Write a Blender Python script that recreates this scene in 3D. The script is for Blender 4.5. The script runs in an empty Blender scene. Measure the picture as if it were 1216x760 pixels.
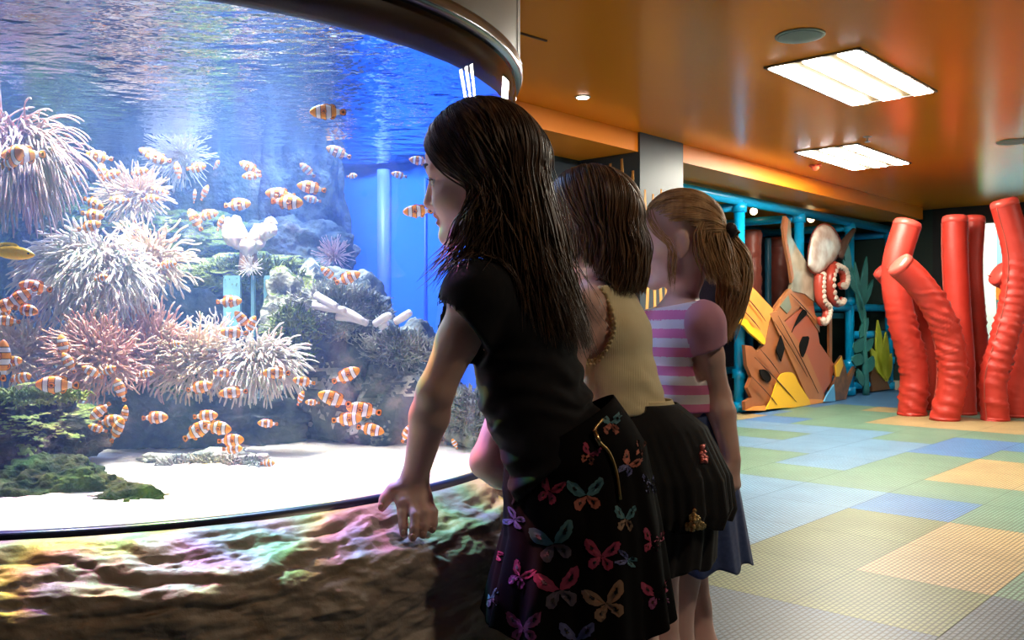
import bpy, math, random
import numpy as np
from mathutils import Vector, Matrix
R = math.radians
sc = bpy.context.scene
col = sc.collection

# ------------------------------------------------------------------ camera
FPX = 1072.0                     # focal length in pixels of the 1216x760 frame
EYE = 1.0                        # camera height above the floor
HAZE = 0.19                      # density of the haze in the tank water
cam = bpy.data.objects.new('camera', bpy.data.cameras.new('camera'))
cam.data.sensor_width = 36.0
cam.data.lens = 36.0 * FPX / 1216.0
cam.data.clip_start = 0.05
cam.location = (0, 0, EYE)
cam.rotation_euler = (R(90), 0, 0)
col.objects.link(cam)
sc.camera = cam

# ------------------------------------------------------------------ look and world
sc.view_settings.view_transform = 'Standard'
sc.view_settings.look = 'None'
sc.view_settings.exposure = 0.0
sc.view_settings.gamma = 1.0
sc.view_settings.use_curve_mapping = False
w = bpy.data.worlds.new('world'); sc.world = w; w.use_nodes = True
w.node_tree.nodes['Background'].inputs[0].default_value = (0.35, 0.28, 0.22, 1)
w.node_tree.nodes['Background'].inputs[1].default_value = 0.03
sc.cycles.max_bounces = 10
sc.cycles.diffuse_bounces = 4
sc.cycles.glossy_bounces = 4
sc.cycles.transparent_max_bounces = 24
sc.cycles.volume_bounces = 1
sc.cycles.sample_clamp_indirect = 4.0

# ------------------------------------------------------------------ places
D1 = np.array([0.679, 0.734, 0.0]); D2 = np.array([-0.734, 0.679, 0.0])   # the room's two directions
TC = np.array([-0.81, 1.988]); TR = 0.82                                  # tank axis and radius
Z_RIM, Z_WIN, Z_TRIM, Z_WATER, CEIL = 0.72, 1.4585, 1.5256, 1.452, 2.55

def W(px, py, Y):                # a point at depth Y seen at that pixel
    return np.array([(px-608)/FPX*Y, Y, EYE+(380-py)/FPX*Y])
def UV(u, v, z=0.0):             # room coordinates to world
    return D1*u + D2*v + np.array([0, 0, z])
def onv(px, py, v):              # pixel on the vertical plane v = const
    d = np.array([(px-608)/FPX, 1, (380-py)/FPX]); t = v/(d@D2)
    return np.array([0, 0, EYE]) + d*t
def onz(px, py, z):
    t = (z-EYE)/((380-py)/FPX); return np.array([(px-608)/FPX*t, t, z])

# ------------------------------------------------------------------ lamps of the tank (hung over the water)
def lamp(name, kind, loc, energy, color, target=None, **kw):
    l = bpy.data.lights.new(name, kind); l.energy = energy; l.color = color
    for k, x in kw.items(): setattr(l, k, x)
    o = bpy.data.objects.new(name, l); col.objects.link(o); o.location = loc
    if target is not None:
        o.rotation_euler = (Vector(target)-Vector(loc)).to_track_quat('-Z', 'Y').to_euler()
    return o
lamp('tank_lamp', 'AREA', (-0.72, 1.78, 1.80), 13.5, (1.0, 0.95, 0.92), (-0.75, 1.85, 0.7), shape='RECTANGLE', size=0.5, size_y=0.35, spread=R(66))
lamp('tank_lamp', 'AREA', (-0.55, 2.25, 1.90), 34, (0.36, 0.52, 1.0), (-0.60, 2.25, 0.7), size=0.4)
lamp('tank_lamp', 'SPOT', (-0.50, 1.66, 1.80), 10, (0.86, 0.78, 1.0), (-0.28, 1.45, 0.7), spot_size=R(75), spot_blend=0.5, shadow_soft_size=0.02)
lamp('tank_lamp', 'SPOT', (-0.98, 1.42, 1.95), 4, (0.72, 0.78, 1.0), (-0.75, 1.22, 0.7), spot_size=R(80), spot_blend=0.5, shadow_soft_size=0.02)
# warm fill spot added at the ceiling, out of view, to brighten the girls
FILL = (1.45, 0.75, 2.53)
lamp('fill_lamp', 'SPOT', FILL, 48, (1.0, 0.78, 0.55), (0.35, 1.6, 0.9), spot_size=R(80), spot_blend=0.7, shadow_soft_size=0.05)
def ripple_colours(o, scale, amount):
    """puts noise-coloured bands into the lamp to imitate light split by water"""
    l = o.data; l.use_nodes = True; nt = l.node_tree; em = nt.nodes['Emission']
    tc = nt.nodes.new('ShaderNodeTexCoord'); mp = nt.nodes.new('ShaderNodeMapping')
    nt.links.new(tc.outputs['Normal'], mp.inputs[0]); mp.inputs['Scale'].default_value = (scale, scale*1.6, scale)
    mp.inputs['Rotation'].default_value = (0, 0, 0.6)
    no = nt.nodes.new('ShaderNodeTexNoise'); no.inputs['Scale'].default_value = 1.0; no.inputs['Detail'].default_value = 1.5
    no.inputs['Distortion'].default_value = 0.8
    nt.links.new(mp.outputs[0], no.inputs['Vector'])
    ra = nt.nodes.new('ShaderNodeValToRGB'); cr = ra.color_ramp
    stops = [(0.32, (0.35, 0.30, 0.8)), (0.38, (0.08, 0.75, 0.22)), (0.43, (1.0, 0.75, 0.06)), (0.47, (1.0, 0.28, 0.10)),
             (0.51, (0.75, 0.14, 0.45)), (0.55, (0.25, 0.22, 0.8)), (0.60, (0.07, 0.75, 0.20)), (0.65, (1.0, 0.65, 0.08)), (0.72, (1.0, 0.30, 0.16))]
    cr.elements[0].position = stops[0][0]; cr.elements[0].color = (*stops[0][1], 1)
    cr.elements[1].position = stops[-1][0]; cr.elements[1].color = (*stops[-1][1], 1)
    for p, c in stops[1:-1]:
        e = cr.elements.new(p); e.color = (*c, 1)
    nt.links.new(no.outputs['Fac'], ra.inputs[0])
    nt.links.new(ra.outputs[0], em.inputs['Color']); em.inputs['Strength'].default_value = amount
# two narrow lamps added for the ledge, ripple colours painted into their beams
for loc, tgt, e, s, n in (((-0.62, 1.82, 1.70), (-0.20, 1.30, 0.60), 150, 34, 1), ((-0.92, 1.66, 1.70), (-0.66, 1.04, 0.60), 140, 38, 2)):
    o = lamp('ripple_lamp', 'SPOT', loc, e, (1, 1, 1), tgt, spot_size=R(56), spot_blend=0.6, shadow_soft_size=0.01)
    ripple_colours(o, s/10.0, 1.0)

# ------------------------------------------------------------------ materials
def mat(name, color, rough=0.6, metal=0.0, emit=None, es=0.0, spec=0.5, alpha=1.0, sheen=0.0, coat=0.0, sub=0.0):
    m = bpy.data.materials.new(name); m.use_nodes = True
    b = m.node_tree.nodes['Principled BSDF']
    b.inputs['Base Color'].default_value = (*color, 1)
    b.inputs['Roughness'].default_value = rough; b.inputs['Metallic'].default_value = metal
    b.inputs['Specular IOR Level'].default_value = spec; b.inputs['Alpha'].default_value = alpha
    b.inputs['Sheen Weight'].default_value = sheen; b.inputs['Coat Weight'].default_value = coat
    b.inputs['Subsurface Weight'].default_value = sub
    if sub: b.inputs['Subsurface Radius'].default_value = (0.012, 0.005, 0.003); b.inputs['Subsurface Scale'].default_value = 1.0
    if emit: b.inputs['Emission Color'].default_value = (*emit, 1); b.inputs['Emission Strength'].default_value = es
    return m
def vary(m, c2, scale=5, lo=0.35, hi=0.65, detail=6, bump=0.0, bdist=0.01, bscale=None, c3=None, stretch=(1, 1, 1)):
    """noise between the base colour and c2 (and c3), with a bump"""
    nt = m.node_tree; b = nt.nodes['Principled BSDF']
    tc = nt.nodes.new('ShaderNodeTexCoord'); mp = nt.nodes.new('ShaderNodeMapping'); mp.inputs['Scale'].default_value = stretch
    nt.links.new(tc.outputs['Object'], mp.inputs[0])
    n = nt.nodes.new('ShaderNodeTexNoise'); n.inputs['Scale'].default_value = scale; n.inputs['Detail'].default_value = detail
    nt.links.new(mp.outputs[0], n.inputs['Vector'])
    r = nt.nodes.new('ShaderNodeValToRGB'); e = r.color_ramp.elements
    e[0].position = lo; e[1].position = hi; e[0].color = b.inputs['Base Color'].default_value; e[1].color = (*c2, 1)
    if c3: x = r.color_ramp.elements.new(min(1, hi+0.12)); x.color = (*c3, 1)
    nt.links.new(n.outputs['Fac'], r.inputs[0]); nt.links.new(r.outputs[0], b.inputs['Base Color'])
    if bump:
        n2 = nt.nodes.new('ShaderNodeTexNoise'); n2.inputs['Scale'].default_value = bscale or scale*4; n2.inputs['Detail'].default_value = 8
        nt.links.new(mp.outputs[0], n2.inputs['Vector'])
        bu = nt.nodes.new('ShaderNodeBump'); bu.inputs['Strength'].default_value = bump; bu.inputs['Distance'].default_value = bdist
        nt.links.new(n2.outputs['Fac'], bu.inputs['Height']); nt.links.new(bu.outputs[0], b.inputs['Normal'])
    return m
def fresnel_sheet(name, ior, rough=0.0, tint=(1, 1, 1), bump=None, gloss=(1, 1, 1)):
    m = bpy.data.materials.new(name); m.use_nodes = True; nt = m.node_tree; nt.nodes.clear()
    out = nt.nodes.new('ShaderNodeOutputMaterial'); mix = nt.nodes.new('ShaderNodeMixShader')
    tr = nt.nodes.new('ShaderNodeBsdfTransparent'); gl = nt.nodes.new('ShaderNodeBsdfGlossy'); fr = nt.nodes.new('ShaderNodeFresnel')
    tr.inputs[0].default_value = (*tint, 1); gl.inputs[0].default_value = (*gloss, 1); gl.inputs['Roughness'].default_value = rough; fr.inputs[0].default_value = ior
    nt.links.new(fr.outputs[0], mix.inputs[0]); nt.links.new(tr.outputs[0], mix.inputs[1]); nt.links.new(gl.outputs[0], mix.inputs[2])
    nt.links.new(mix.outputs[0], out.inputs[0])
    if bump:
        tc = nt.nodes.new('ShaderNodeTexCoord'); mp = nt.nodes.new('ShaderNodeMapping'); mp.inputs['Scale'].default_value = bump[2]
        n = nt.nodes.new('ShaderNodeTexNoise'); n.inputs['Scale'].default_value = bump[0]; n.inputs['Detail'].default_value = 3
        bu = nt.nodes.new('ShaderNodeBump'); bu.inputs['Strength'].default_value = 1; bu.inputs['Distance'].default_value = bump[1]
        nt.links.new(tc.outputs['Object'], mp.inputs[0]); nt.links.new(mp.outputs[0], n.inputs['Vector'])
        nt.links.new(n.outputs['Fac'], bu.inputs['Height'])
        nt.links.new(bu.outputs[0], gl.inputs['Normal']); nt.links.new(bu.outputs[0], fr.inputs['Normal'])
    return m

# ------------------------------------------------------------------ object helpers
def tag(o, label=None, cat=None, group=None, kind=None):
    if label: o['label'] = label
    if cat: o['category'] = cat
    if group: o['group'] = group
    if kind: o['kind'] = kind
    return o
def thing(name, label, cat, loc, group=None, kind=None):
    o = bpy.data.objects.new(name, None); col.objects.link(o); o.location = [float(x) for x in loc]; o.empty_display_size = 0.05
    o['wl'] = [float(x) for x in loc]
    return tag(o, label, cat, group, kind)
def obj(name, V, F, m, parent=None, smooth=True, mi=None, local=False):
    """links V, F as one mesh object; V in world coordinates unless local"""
    V = np.asarray(V, float)
    org = np.zeros(3)
    if parent is not None and not local:
        p = parent
        while p is not None:
            org = org + np.array(p.location); p = p.parent
    me = bpy.data.meshes.new(name); me.from_pydata((V-org).tolist(), [], [tuple(int(i) for i in f) for f in F])
    for x in (m if isinstance(m, (list, tuple)) else [m]): me.materials.append(x)
    if mi is not None: me.polygons.foreach_set('material_index', np.asarray(mi, np.int32))
    if smooth: me.polygons.foreach_set('use_smooth', np.ones(len(me.polygons), bool))
    me.update()
    o = bpy.data.objects.new(name, me); col.objects.link(o)
    if parent is not None: o.parent = parent
    return o
def recenter(o):
    """moves a top-level mesh's origin to its base"""
    me = o.data; n = len(me.vertices); a = np.empty(n*3); me.vertices.foreach_get('co', a); a = a.reshape(-1, 3)
    c = (a.min(0)+a.max(0))/2; c[2] = a[:, 2].min()
    me.vertices.foreach_set('co', (a-c).ravel()); me.update(); o.location = o.location + Vector([float(x) for x in c]); return o
class MB:
    def __init__(s): s.V = []; s.F = []; s.M = []
    def add(s, V, F, mi=0):
        n = len(s.V); s.V += [tuple(map(float, v)) for v in V]; s.F += [tuple(int(i)+n for i in f) for f in F]; s.M += [mi]*len(F); return s
    def box(s, o, ax, ay, az, mi=0):
        """box from corner o spanned by three vectors"""
        o, ax, ay, az = map(lambda q: np.array(q, float), (o, ax, ay, az))
        V = [o+ax*i+ay*j+az*k for k in (0, 1) for j in (0, 1) for i in (0, 1)]
        F = [(0, 2, 3, 1), (4, 5, 7, 6), (0, 1, 5, 4), (2, 6, 7, 3), (0, 4, 6, 2), (1, 3, 7, 5)]
        if np.dot(np.cross(ax, ay), az) < 0: F = [f[::-1] for f in F]
        return s.add(V, F, mi)
    def tube(s, P, r, n=10, mi=0, cap=True, spline=0, flat=None):
        V, F = tube(P, r, n, cap, spline, flat); return s.add(V, F, mi)
    def build(s, name, m, parent=None, smooth=True, local=False): return obj(name, s.V, s.F, m, parent, smooth, s.M, local)
def catmull(P, k):
    P = np.asarray(P, float); Q = np.vstack([2*P[0]-P[1], P, 2*P[-1]-P[-2]]); out = []
    for i in range(1, len(Q)-2):
        for t in np.linspace(0, 1, k, endpoint=False):
            a, b, c, d = Q[i-1], Q[i], Q[i+1], Q[i+2]
            out.append(0.5*((2*b)+(c-a)*t+(2*a-5*b+4*c-d)*t*t+(-a+3*b-3*c+d)*t**3))
    out.append(P[-1]); return np.array(out)
def tube(P, r, n=10, cap=True, spline=0, flat=None):
    P = np.asarray(P, float); r = np.broadcast_to(np.asarray(r, float), (len(P),)).copy()
    if spline:
        A = catmull(np.hstack([P, r[:, None]]), spline); P = A[:, :3]; r = np.maximum(A[:, 3], 1e-5)
    T = np.gradient(P, axis=0); T /= np.linalg.norm(T, axis=1)[:, None]+1e-12
    N = np.zeros_like(P); a = np.array([0, 0, 1.]) if abs(T[0][2]) < 0.9 else np.array([1., 0, 0])
    nrm = np.cross(T[0], a); nrm /= np.linalg.norm(nrm); N[0] = nrm
    for i in range(1, len(P)):
        v = N[i-1]-T[i]*np.dot(N[i-1], T[i]); N[i] = v/(np.linalg.norm(v)+1e-12)
    B = np.cross(T, N); th = np.linspace(0, 2*np.pi, n, endpoint=False)
    V = P[:, None]+r[:, None, None]*(np.cos(th)[None, :, None]*N[:, None]+(flat or 1)*np.sin(th)[None, :, None]*B[:, None])
    V = V.reshape(-1, 3); F = []
    for i in range(len(P)-1):
        for j in range(n):
            k = (j+1) % n; F.append((i*n+j, i*n+k, (i+1)*n+k, (i+1)*n+j))
    if cap: F.append(tuple(range(n))[::-1]); F.append(tuple((len(P)-1)*n+j for j in range(n)))
    return V, F
def ring(zs, rs, a0=0, a1=360, n=96, c=TC):
    """surface of revolution round the tank axis from a profile"""
    full = abs(a1-a0) >= 360; th = np.radians(np.linspace(a0, a1, n, endpoint=not full)); V = []; F = []
    for z, r in zip(zs, rs):
        for t in th: V.append((c[0]+r*math.cos(t), c[1]+r*math.sin(t), z))
    m = len(th)
    for i in range(len(zs)-1):
        for j in range(m if full else m-1):
            k = (j+1) % m; F.append((i*m+j, i*m+k, (i+1)*m+k, (i+1)*m+j))
    return V, F
def disc(c, n, r, seg=32, th=0.01, dome=0.0):
    """a thin round plate of thickness th facing n"""
    c = np.array(c, float); n = np.array(n, float); n /= np.linalg.norm(n)
    a = np.cross(n, [1, 0, 0] if abs(n[0]) < .9 else [0, 1, 0]); a /= np.linalg.norm(a); b = np.cross(n, a); V = []
    for off, rr in ((0, r), (th*0.7, r), (th, r*0.94), (th+dome, r*0.5), (th+dome*1.2, r*0.05)):
        for j in range(seg):
            t = 2*math.pi*j/seg; V.append(c+n*off+rr*(a*math.cos(t)+b*math.sin(t)))
    F = [tuple(range(seg))[::-1], tuple(4*seg+j for j in range(seg))]
    for i in range(4):
        for j in range(seg):
            k = (j+1) % seg; F.append((i*seg+j, i*seg+k, (i+1)*seg+k, (i+1)*seg+j))
    return V, F
def slab(P, n, th, ):
    """polygon P (3-D points, planar) made thick by th along n"""
    P = [np.array(p, float) for p in P]; n = np.array(n, float); n /= np.linalg.norm(n); m = len(P)
    V = [p for p in P]+[p+n*th for p in P]
    F = [tuple(range(m)), tuple(range(2*m-1, m-1, -1))]+[(i, i+m, (i+1) % m+m, (i+1) % m) for i in range(m)]
    return V, F
# --- noise
def _hash(ix, iy, iz, seed):
    h = (ix*374761393+iy*668265263+iz*2147483647+seed*1274126177).astype(np.int64) & 0xffffffff
    h = ((h ^ (h >> 13))*1274126177) & 0xffffffff; h = h ^ (h >> 16); return (h & 0xffff)/32767.5-1
def vnoise(P, seed=0):
    P = np.asarray(P, float); i = np.floor(P).astype(np.int64); f = P-i; f = f*f*(3-2*f); o = 0
    for dx in (0, 1):
        for dy in (0, 1):
            for dz in (0, 1):
                wt = (f[..., 0] if dx else 1-f[..., 0])*(f[..., 1] if dy else 1-f[..., 1])*(f[..., 2] if dz else 1-f[..., 2])
                o = o+wt*_hash(i[..., 0]+dx, i[..., 1]+dy, i[..., 2]+dz, seed)
    return o
def fbm(P, oct=5, seed=0, gain=0.5):
    P = np.asarray(P, float); o = 0; a = 1; s = 1
    for k in range(oct): o = o+a*vnoise(P*s+k*17.3, seed+k); a *= gain; s *= 2.03
    return o
_ico = {}
def ico(sub):
    if sub not in _ico:
        import bmesh
        bm = bmesh.new(); bmesh.ops.create_icosphere(bm, subdivisions=sub, radius=1)
        _ico[sub] = (np.array([v.co[:] for v in bm.verts]), [tuple(v.index for v in f.verts) for f in bm.faces]); bm.free()
    return _ico[sub]
# ================================================================== THE ROOM
def structure(o): o['kind'] = 'structure'; return o
U0, U1, V0, V1 = -3.0, 13.3, -4.2, 4.92
# floor: mats in several colours, each with rows of drainage slots
GREEN, OLIVE, BLUE, SKY, BEIGE, GREY = range(6)
floor_cols = [(0.17, 0.31, 0.22), (0.20, 0.24, 0.10), (0.08, 0.24, 0.52), (0.17, 0.34, 0.52), (0.50, 0.36, 0.17), (0.10, 0.145, 0.20)]
def floor_mat(c, i):
    m = mat('rubber_mat_'+'green olive blue sky beige grey'.split()[i], c, 0.44, spec=0.4); nt = m.node_tree; b = nt.nodes['Principled BSDF']
    tc = nt.nodes.new('ShaderNodeTexCoord'); mp = nt.nodes.new('ShaderNodeMapping')
    mp.inputs['Rotation'].default_value = (0, 0, -math.atan2(D1[1], D1[0]))
    nt.links.new(tc.outputs['Object'], mp.inputs[0])
    br = nt.nodes.new('ShaderNodeTexBrick'); br.inputs['Scale'].default_value = 1.0
    for k, v in (('Brick Width', 0.033), ('Row Height', 0.0185), ('Mortar Size', 0.0042), ('Mortar Smooth', 0.4), ('Bias', 0)): br.inputs[k].default_value = v
    br.inputs['Color1'].default_value = (1, 1, 1, 1); br.inputs['Color2'].default_value = (0.9, 0.9, 0.9, 1); br.inputs['Mortar'].default_value = (0, 0, 0, 1)
    nt.links.new(mp.outputs[0], br.inputs['Vector'])
    mx = nt.nodes.new('ShaderNodeMix'); mx.data_type = 'RGBA'; mx.inputs['A'].default_value = (c[0]*0.32, c[1]*0.32, c[2]*0.32, 1)
    no = nt.nodes.new('ShaderNodeTexNoise'); no.inputs['Scale'].default_value = 3; no.inputs['Detail'].default_value = 5
    nt.links.new(tc.outputs['Object'], no.inputs['Vector'])
    ra = nt.nodes.new('ShaderNodeValToRGB'); ra.color_ramp.elements[0].position = 0.3; ra.color_ramp.elements[1].position = 0.75
    ra.color_ramp.elements[0].color = (*[x*0.85 for x in c], 1); ra.color_ramp.elements[1].color = (*[min(1, x*1.2) for x in c], 1)
    nt.links.new(no.outputs['Fac'], ra.inputs[0]); nt.links.new(ra.outputs[0], mx.inputs['B'])
    nt.links.new(br.outputs['Color'], mx.inputs['Factor']); nt.links.new(mx.outputs['Result'], b.inputs['Base Color'])
    bu = nt.nodes.new('ShaderNodeBump'); bu.inputs['Strength'].default_value = 0.8; bu.inputs['Distance'].default_value = 0.0035
    nt.links.new(br.outputs['Color'], bu.inputs['Height']); nt.links.new(bu.outputs[0], b.inputs['Normal'])
    return m
fm = [floor_mat(c, i) for i, c in enumerate(floor_cols)]
TU, TV, TU0, TV0 = 0.578, 0.502, 3.01, 0.945
tiles = {}
def setc(i0, i1, j0, j1, c):
    for i in range(i0, i1+1):
        for j in range(j0, j1+1): tiles[(i, j)] = c
for i in range(-12, 20):
    for j in range(-12, 12): tiles[(i, j)] = GREEN if (i*7+j*3) % 5 else BLUE
setc(-6, -1, -6, 12, GREY); setc(0, 0, 0, 3, OLIVE); setc(1, 2, 1, 1, OLIVE); setc(1, 2, 0, 0, BEIGE); setc(0, 0, -6, -1, GREY)
setc(1, 3, -5, -1, GREEN); setc(1, 2, 2, 9, SKY); setc(3, 3, 1, 1, BLUE); setc(3, 3, 2, 9, SKY); setc(3, 3, -4, 0, GREEN)
setc(4, 4, -4, 9, GREEN); setc(5, 6, -1, 1, BEIGE); setc(5, 6, 2, 2, GREEN); setc(5, 6, 3, 3, SKY); setc(5, 5, 4, 6, GREEN); setc(6, 6, 4, 8, SKY)
setc(7, 8, 2, 2, BLUE); setc(7, 8, -2, 1, GREEN); setc(8, 8, 1, 1, BLUE); setc(7, 7, 3, 4, SKY); setc(8, 8, 3, 3, GREEN); setc(8, 8, 4, 6, SKY)
setc(7, 7, 5, 6, GREEN); setc(8, 8, 7, 7, GREEN); setc(9, 9, -3, 5, GREEN); setc(9, 9, 6, 6, BLUE); setc(9, 9, 7, 7, BEIGE)
setc(10, 12, -3, 2, GREEN); setc(10, 11, 2, 4, BEIGE); setc(10, 12, 5, 6, GREEN); setc(10, 10, 7, 7, BLUE); setc(12, 12, 3, 4, GREEN); setc(12, 12, 5, 5, BEIGE)
setc(13, 18, -3, 12, BLUE); setc(13, 13, 0, 3, GREEN)
b = MB()
for (i, j), c in tiles.items():
    u0, v0 = TU0+i*TU, TV0+j*TV
    u1, v1 = min(u0+TU, U1+0.1), min(v0+TV, 7.2); u0 = max(u0, U0); v0 = max(v0, V0)
    if u1 <= u0 or v1 <= v0: continue
    g = 0.0012
    b.add([UV(u0+g, v0+g, 0), UV(u1-g, v0+g, 0), UV(u1-g, v1-g, 0), UV(u0+g, v1-g, 0)], [(0, 1, 2, 3)], c)
b.add([UV(U0, V0, -0.02), UV(U1+.1, V0, -0.02), UV(U1+.1, 7.2, -0.02), UV(U0, 7.2, -0.02)], [(0, 1, 2, 3)], 6)
structure(b.build('floor', fm+[mat('floor_joint', (0.05, 0.07, 0.06), 0.8)], smooth=False))

orange = vary(mat('orange_ceiling_paint', (1.0, 0.26, 0.008), 0.22, spec=0.5), (0.97, 0.245, 0.008), 0.8, bump=0.05, bdist=0.002, bscale=60)
orange_b = mat('orange_bulkhead_paint', (0.92, 0.26, 0.012), 0.45)
teal = vary(mat('dark_teal_wall_paint', (0.018, 0.03, 0.05), 0.6), (0.025, 0.04, 0.058), 2)
green_dark = mat('dark_green_wall_paint', (0.010, 0.030, 0.024), 0.55)
black = mat('matt_black_paint', (0.012, 0.012, 0.014), 0.6)
def wallbox(name, u0, v0, u1, v1, z0, z1, m):
    q = MB(); q.box(UV(u0, v0, z0), D1*(u1-u0), D2*(v1-v0), (0, 0, z1-z0)); return structure(q.build(name, m, smooth=False))
wallbox('ceiling', U0, V0, U1+.1, 7.3, CEIL, CEIL+0.08, orange)
wallbox('wall_left', U0, V1, 6.2, V1+0.1, 0, CEIL, teal)
wallbox('wall_play_back', 6.2, 7.0, U1+.1, 7.1, 0, CEIL, black)
wallbox('wall_play_side', 6.2, V1, 6.3, 7.0, 0, CEIL, black)
wallbox('wall_right', U0, V0-0.1, U1+.1, V0, 0, CEIL, teal)
wallbox('wall_back', U0-0.1, V0, U0, V1, 0, CEIL, teal)
# bulkhead: a shallow drop of the ceiling along the wall
wallbox('trim_bulkhead', U0, 4.30, 13.0, 7.0, CEIL-0.16, CEIL-0.002, orange_b)
# end wall: dark green, black, then a lit opening
OV, OU, OZ = 3.64, U1+.72, 2.31
wallbox('wall_end', U1, 4.26, U1+.1, 7.0, 0, CEIL, green_dark)
wallbox('wall_end_black', U1-0.02, OV, U1+.1, 4.26, 0, CEIL, black)
wallbox('wall_end_lintel', U1-0.02, 0.8, U1+.1, OV, OZ, CEIL, black)
wallbox('wall_end_right', U1-0.02, V0, U1+.1, 0.8, 0, CEIL, black)
wallbox('baseboard_end', U1-0.035, OV, U1, 4.9, 0, 0.13, mat('cream_skirting', (0.55, 0.5, 0.38), 0.5))
white = mat('white_wall_paint', (0.80, 0.84, 0.78), 0.6)
wallbox('wall_alcove_left', U1+.1, OV, OU+.1, OV+.06, 0, CEIL, white)
wallbox('wall_alcove_back', OU, 0.3, OU+.1, OV, 0, CEIL, mat('pale_blue_wall_paint', (0.26, 0.56, 0.66), 0.6))
wallbox('wall_alcove_right', U1+.1, 0.3, OU, 0.36, 0, CEIL, white)
wallbox('ceiling_alcove', U1+.1, 0.3, OU+.1, OV+.06, CEIL, CEIL+.05, white)
wallbox('floor_alcove', U1+.1, 0.3, OU+.1, OV, -0.03, 0.0, mat('beige_alcove_floor', (0.5, 0.45, 0.35), 0.5))
# column with a grey sheen and orange seaweed strokes, painted
COL0, COL1 = 6.18, 6.84
colm = vary(mat('blue_grey_column_paint', (0.032, 0.045, 0.065), 0.42, spec=0.5), (0.04, 0.055, 0.07), 3)
wallbox('trim_column', COL0, 4.28, COL1, V1+0.05, 0, CEIL, colm)
def stroke_mesh(name, items, m):
    q = MB()
    for (P, rr) in items: q.tube(P, rr, 8, spline=4)
    return q.build(name, m)
stro = mat('orange_mural_paint', (0.62, 0.30, 0.08), 0.6)
rnd = random.Random(4)
def strokes(n, du, base, along, z0, z1, out):
    its = []
    for k in range(n):
        c = base+along*(du*(k+0.5))
        zt = z0+(z1-z0)*rnd.uniform(0.75, 1.0); P = []
        for t in np.linspace(0, 1, 6): P.append(c+along*(0.02*math.sin(t*5+k))+np.array([0, 0, 1.0+(zt-1.0)*t])+out*0.0)
        its.append((P, [0.018, 0.022, 0.022, 0.022, 0.02, 0.012]))
    return its
def mural(name, its, nrm, m):
    """flat painted strokes: squash round tubes onto the wall plane"""
    q = MB()
    for P, rr in its: q.tube(P, rr, 8, spline=4)
    V = np.array(q.V); c = np.array(its[0][0][0]); n = nrm/np.linalg.norm(nrm)
    d = (V-c)@n; V = V-np.outer(d*0.93, n)
    return obj(name, V, q.F, m)
o = mural('trim_mural_column', strokes(5, 0.105, UV(COL0+0.04, 4.279), D1, 1.5, 2.22, D2), D2, stro); structure(o)
o = mural('trim_mural_side', strokes(6, 0.10, UV(COL0-0.001, 4.32), D2, 1.5, 2.37, D1), D1, stro); structure(o)
o = mural('trim_mural_wall', strokes(40, 0.11, UV(1.75, V1-0.001), D1, 1.5, 2.30, D2), D2, stro); structure(o)

# ------------------------------------------------------------------ ceiling fittings
lampw = mat('lit_diffuser', (1, 1, 1), 0.5, emit=(1.0, 0.95, 0.80), es=126.0)
framem = mat('brown_grey_fitting_frame', (0.20, 0.16, 0.14), 0.4, 0.3)
louv = mat('cream_lamp_backplate', (0.20, 0.14, 0.06), 0.5)
lampd = mat('dimmer_lit_diffuser', (1, 1, 1), 0.5, emit=(1.0, 0.93, 0.76), es=34.0)
def troffer(u0, v0, L, Wd, label, group='ceiling light panels', lit=None):
    t = thing('ceiling_light', label, 'ceiling light', UV(u0+L/2, v0+Wd/2, CEIL-0.02), group)
    q = MB(); e = 0.018; z = CEIL-0.012
    for a, bb, c, d in ((0, 0, L, e), (0, Wd-e, L, e), (0, 0, e, Wd), (L-e, 0, e, Wd)):
        q.box(UV(u0+a, v0+bb, z), D1*c, D2*d, (0, 0, 0.012))
    q.build('frame', framem, t, False)
    q = MB(); q.box(UV(u0+e, v0+e, CEIL-0.006), D1*(L-2*e), D2*(Wd-2*e), (0, 0, 0.005)); q.build('back_plate', louv, t, False)
    wd = (Wd-2*e)
    for k in range(3):
        c = v0+e+wd*(0.115+0.385*k)
        hw = wd*0.105
        q = MB(); q.box(UV(u0+e+0.01, c-hw, CEIL-0.016), D1*(L-2*e-0.02), D2*hw*2, (0, 0, 0.009)); q.build('diffuser', lit or lampw, t, False)
    return t
def uvz(px, py):
    p = onz(px, py, CEIL); return p@D1, p@D2
# near panel corners (908,80) (1020,55) (1010,124) (1114,108)
ua, va = uvz(908, 80); ub, vb = uvz(1010, 124); uc, vc = uvz(1020, 55); ud, vd = uvz(1114, 108)
un, uf = (ua+uc)/2, (ub+ud)/2; vn, vl = (vc+vd)/2, (va+vb)/2
troffer(un, vn, uf-un, vl-vn, 'nearer lit three-strip ceiling light panel on the orange ceiling, beside the large round speaker')
un2 = uvz(943, 180)[0]; uf2 = uvz(1005, 204)[0]; v2 = uvz(943, 180)[1]
troffer(un2, v2-(vl-vn), uf-un, vl-vn, 'farther lit three-strip ceiling light panel near the small red detector')
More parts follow.
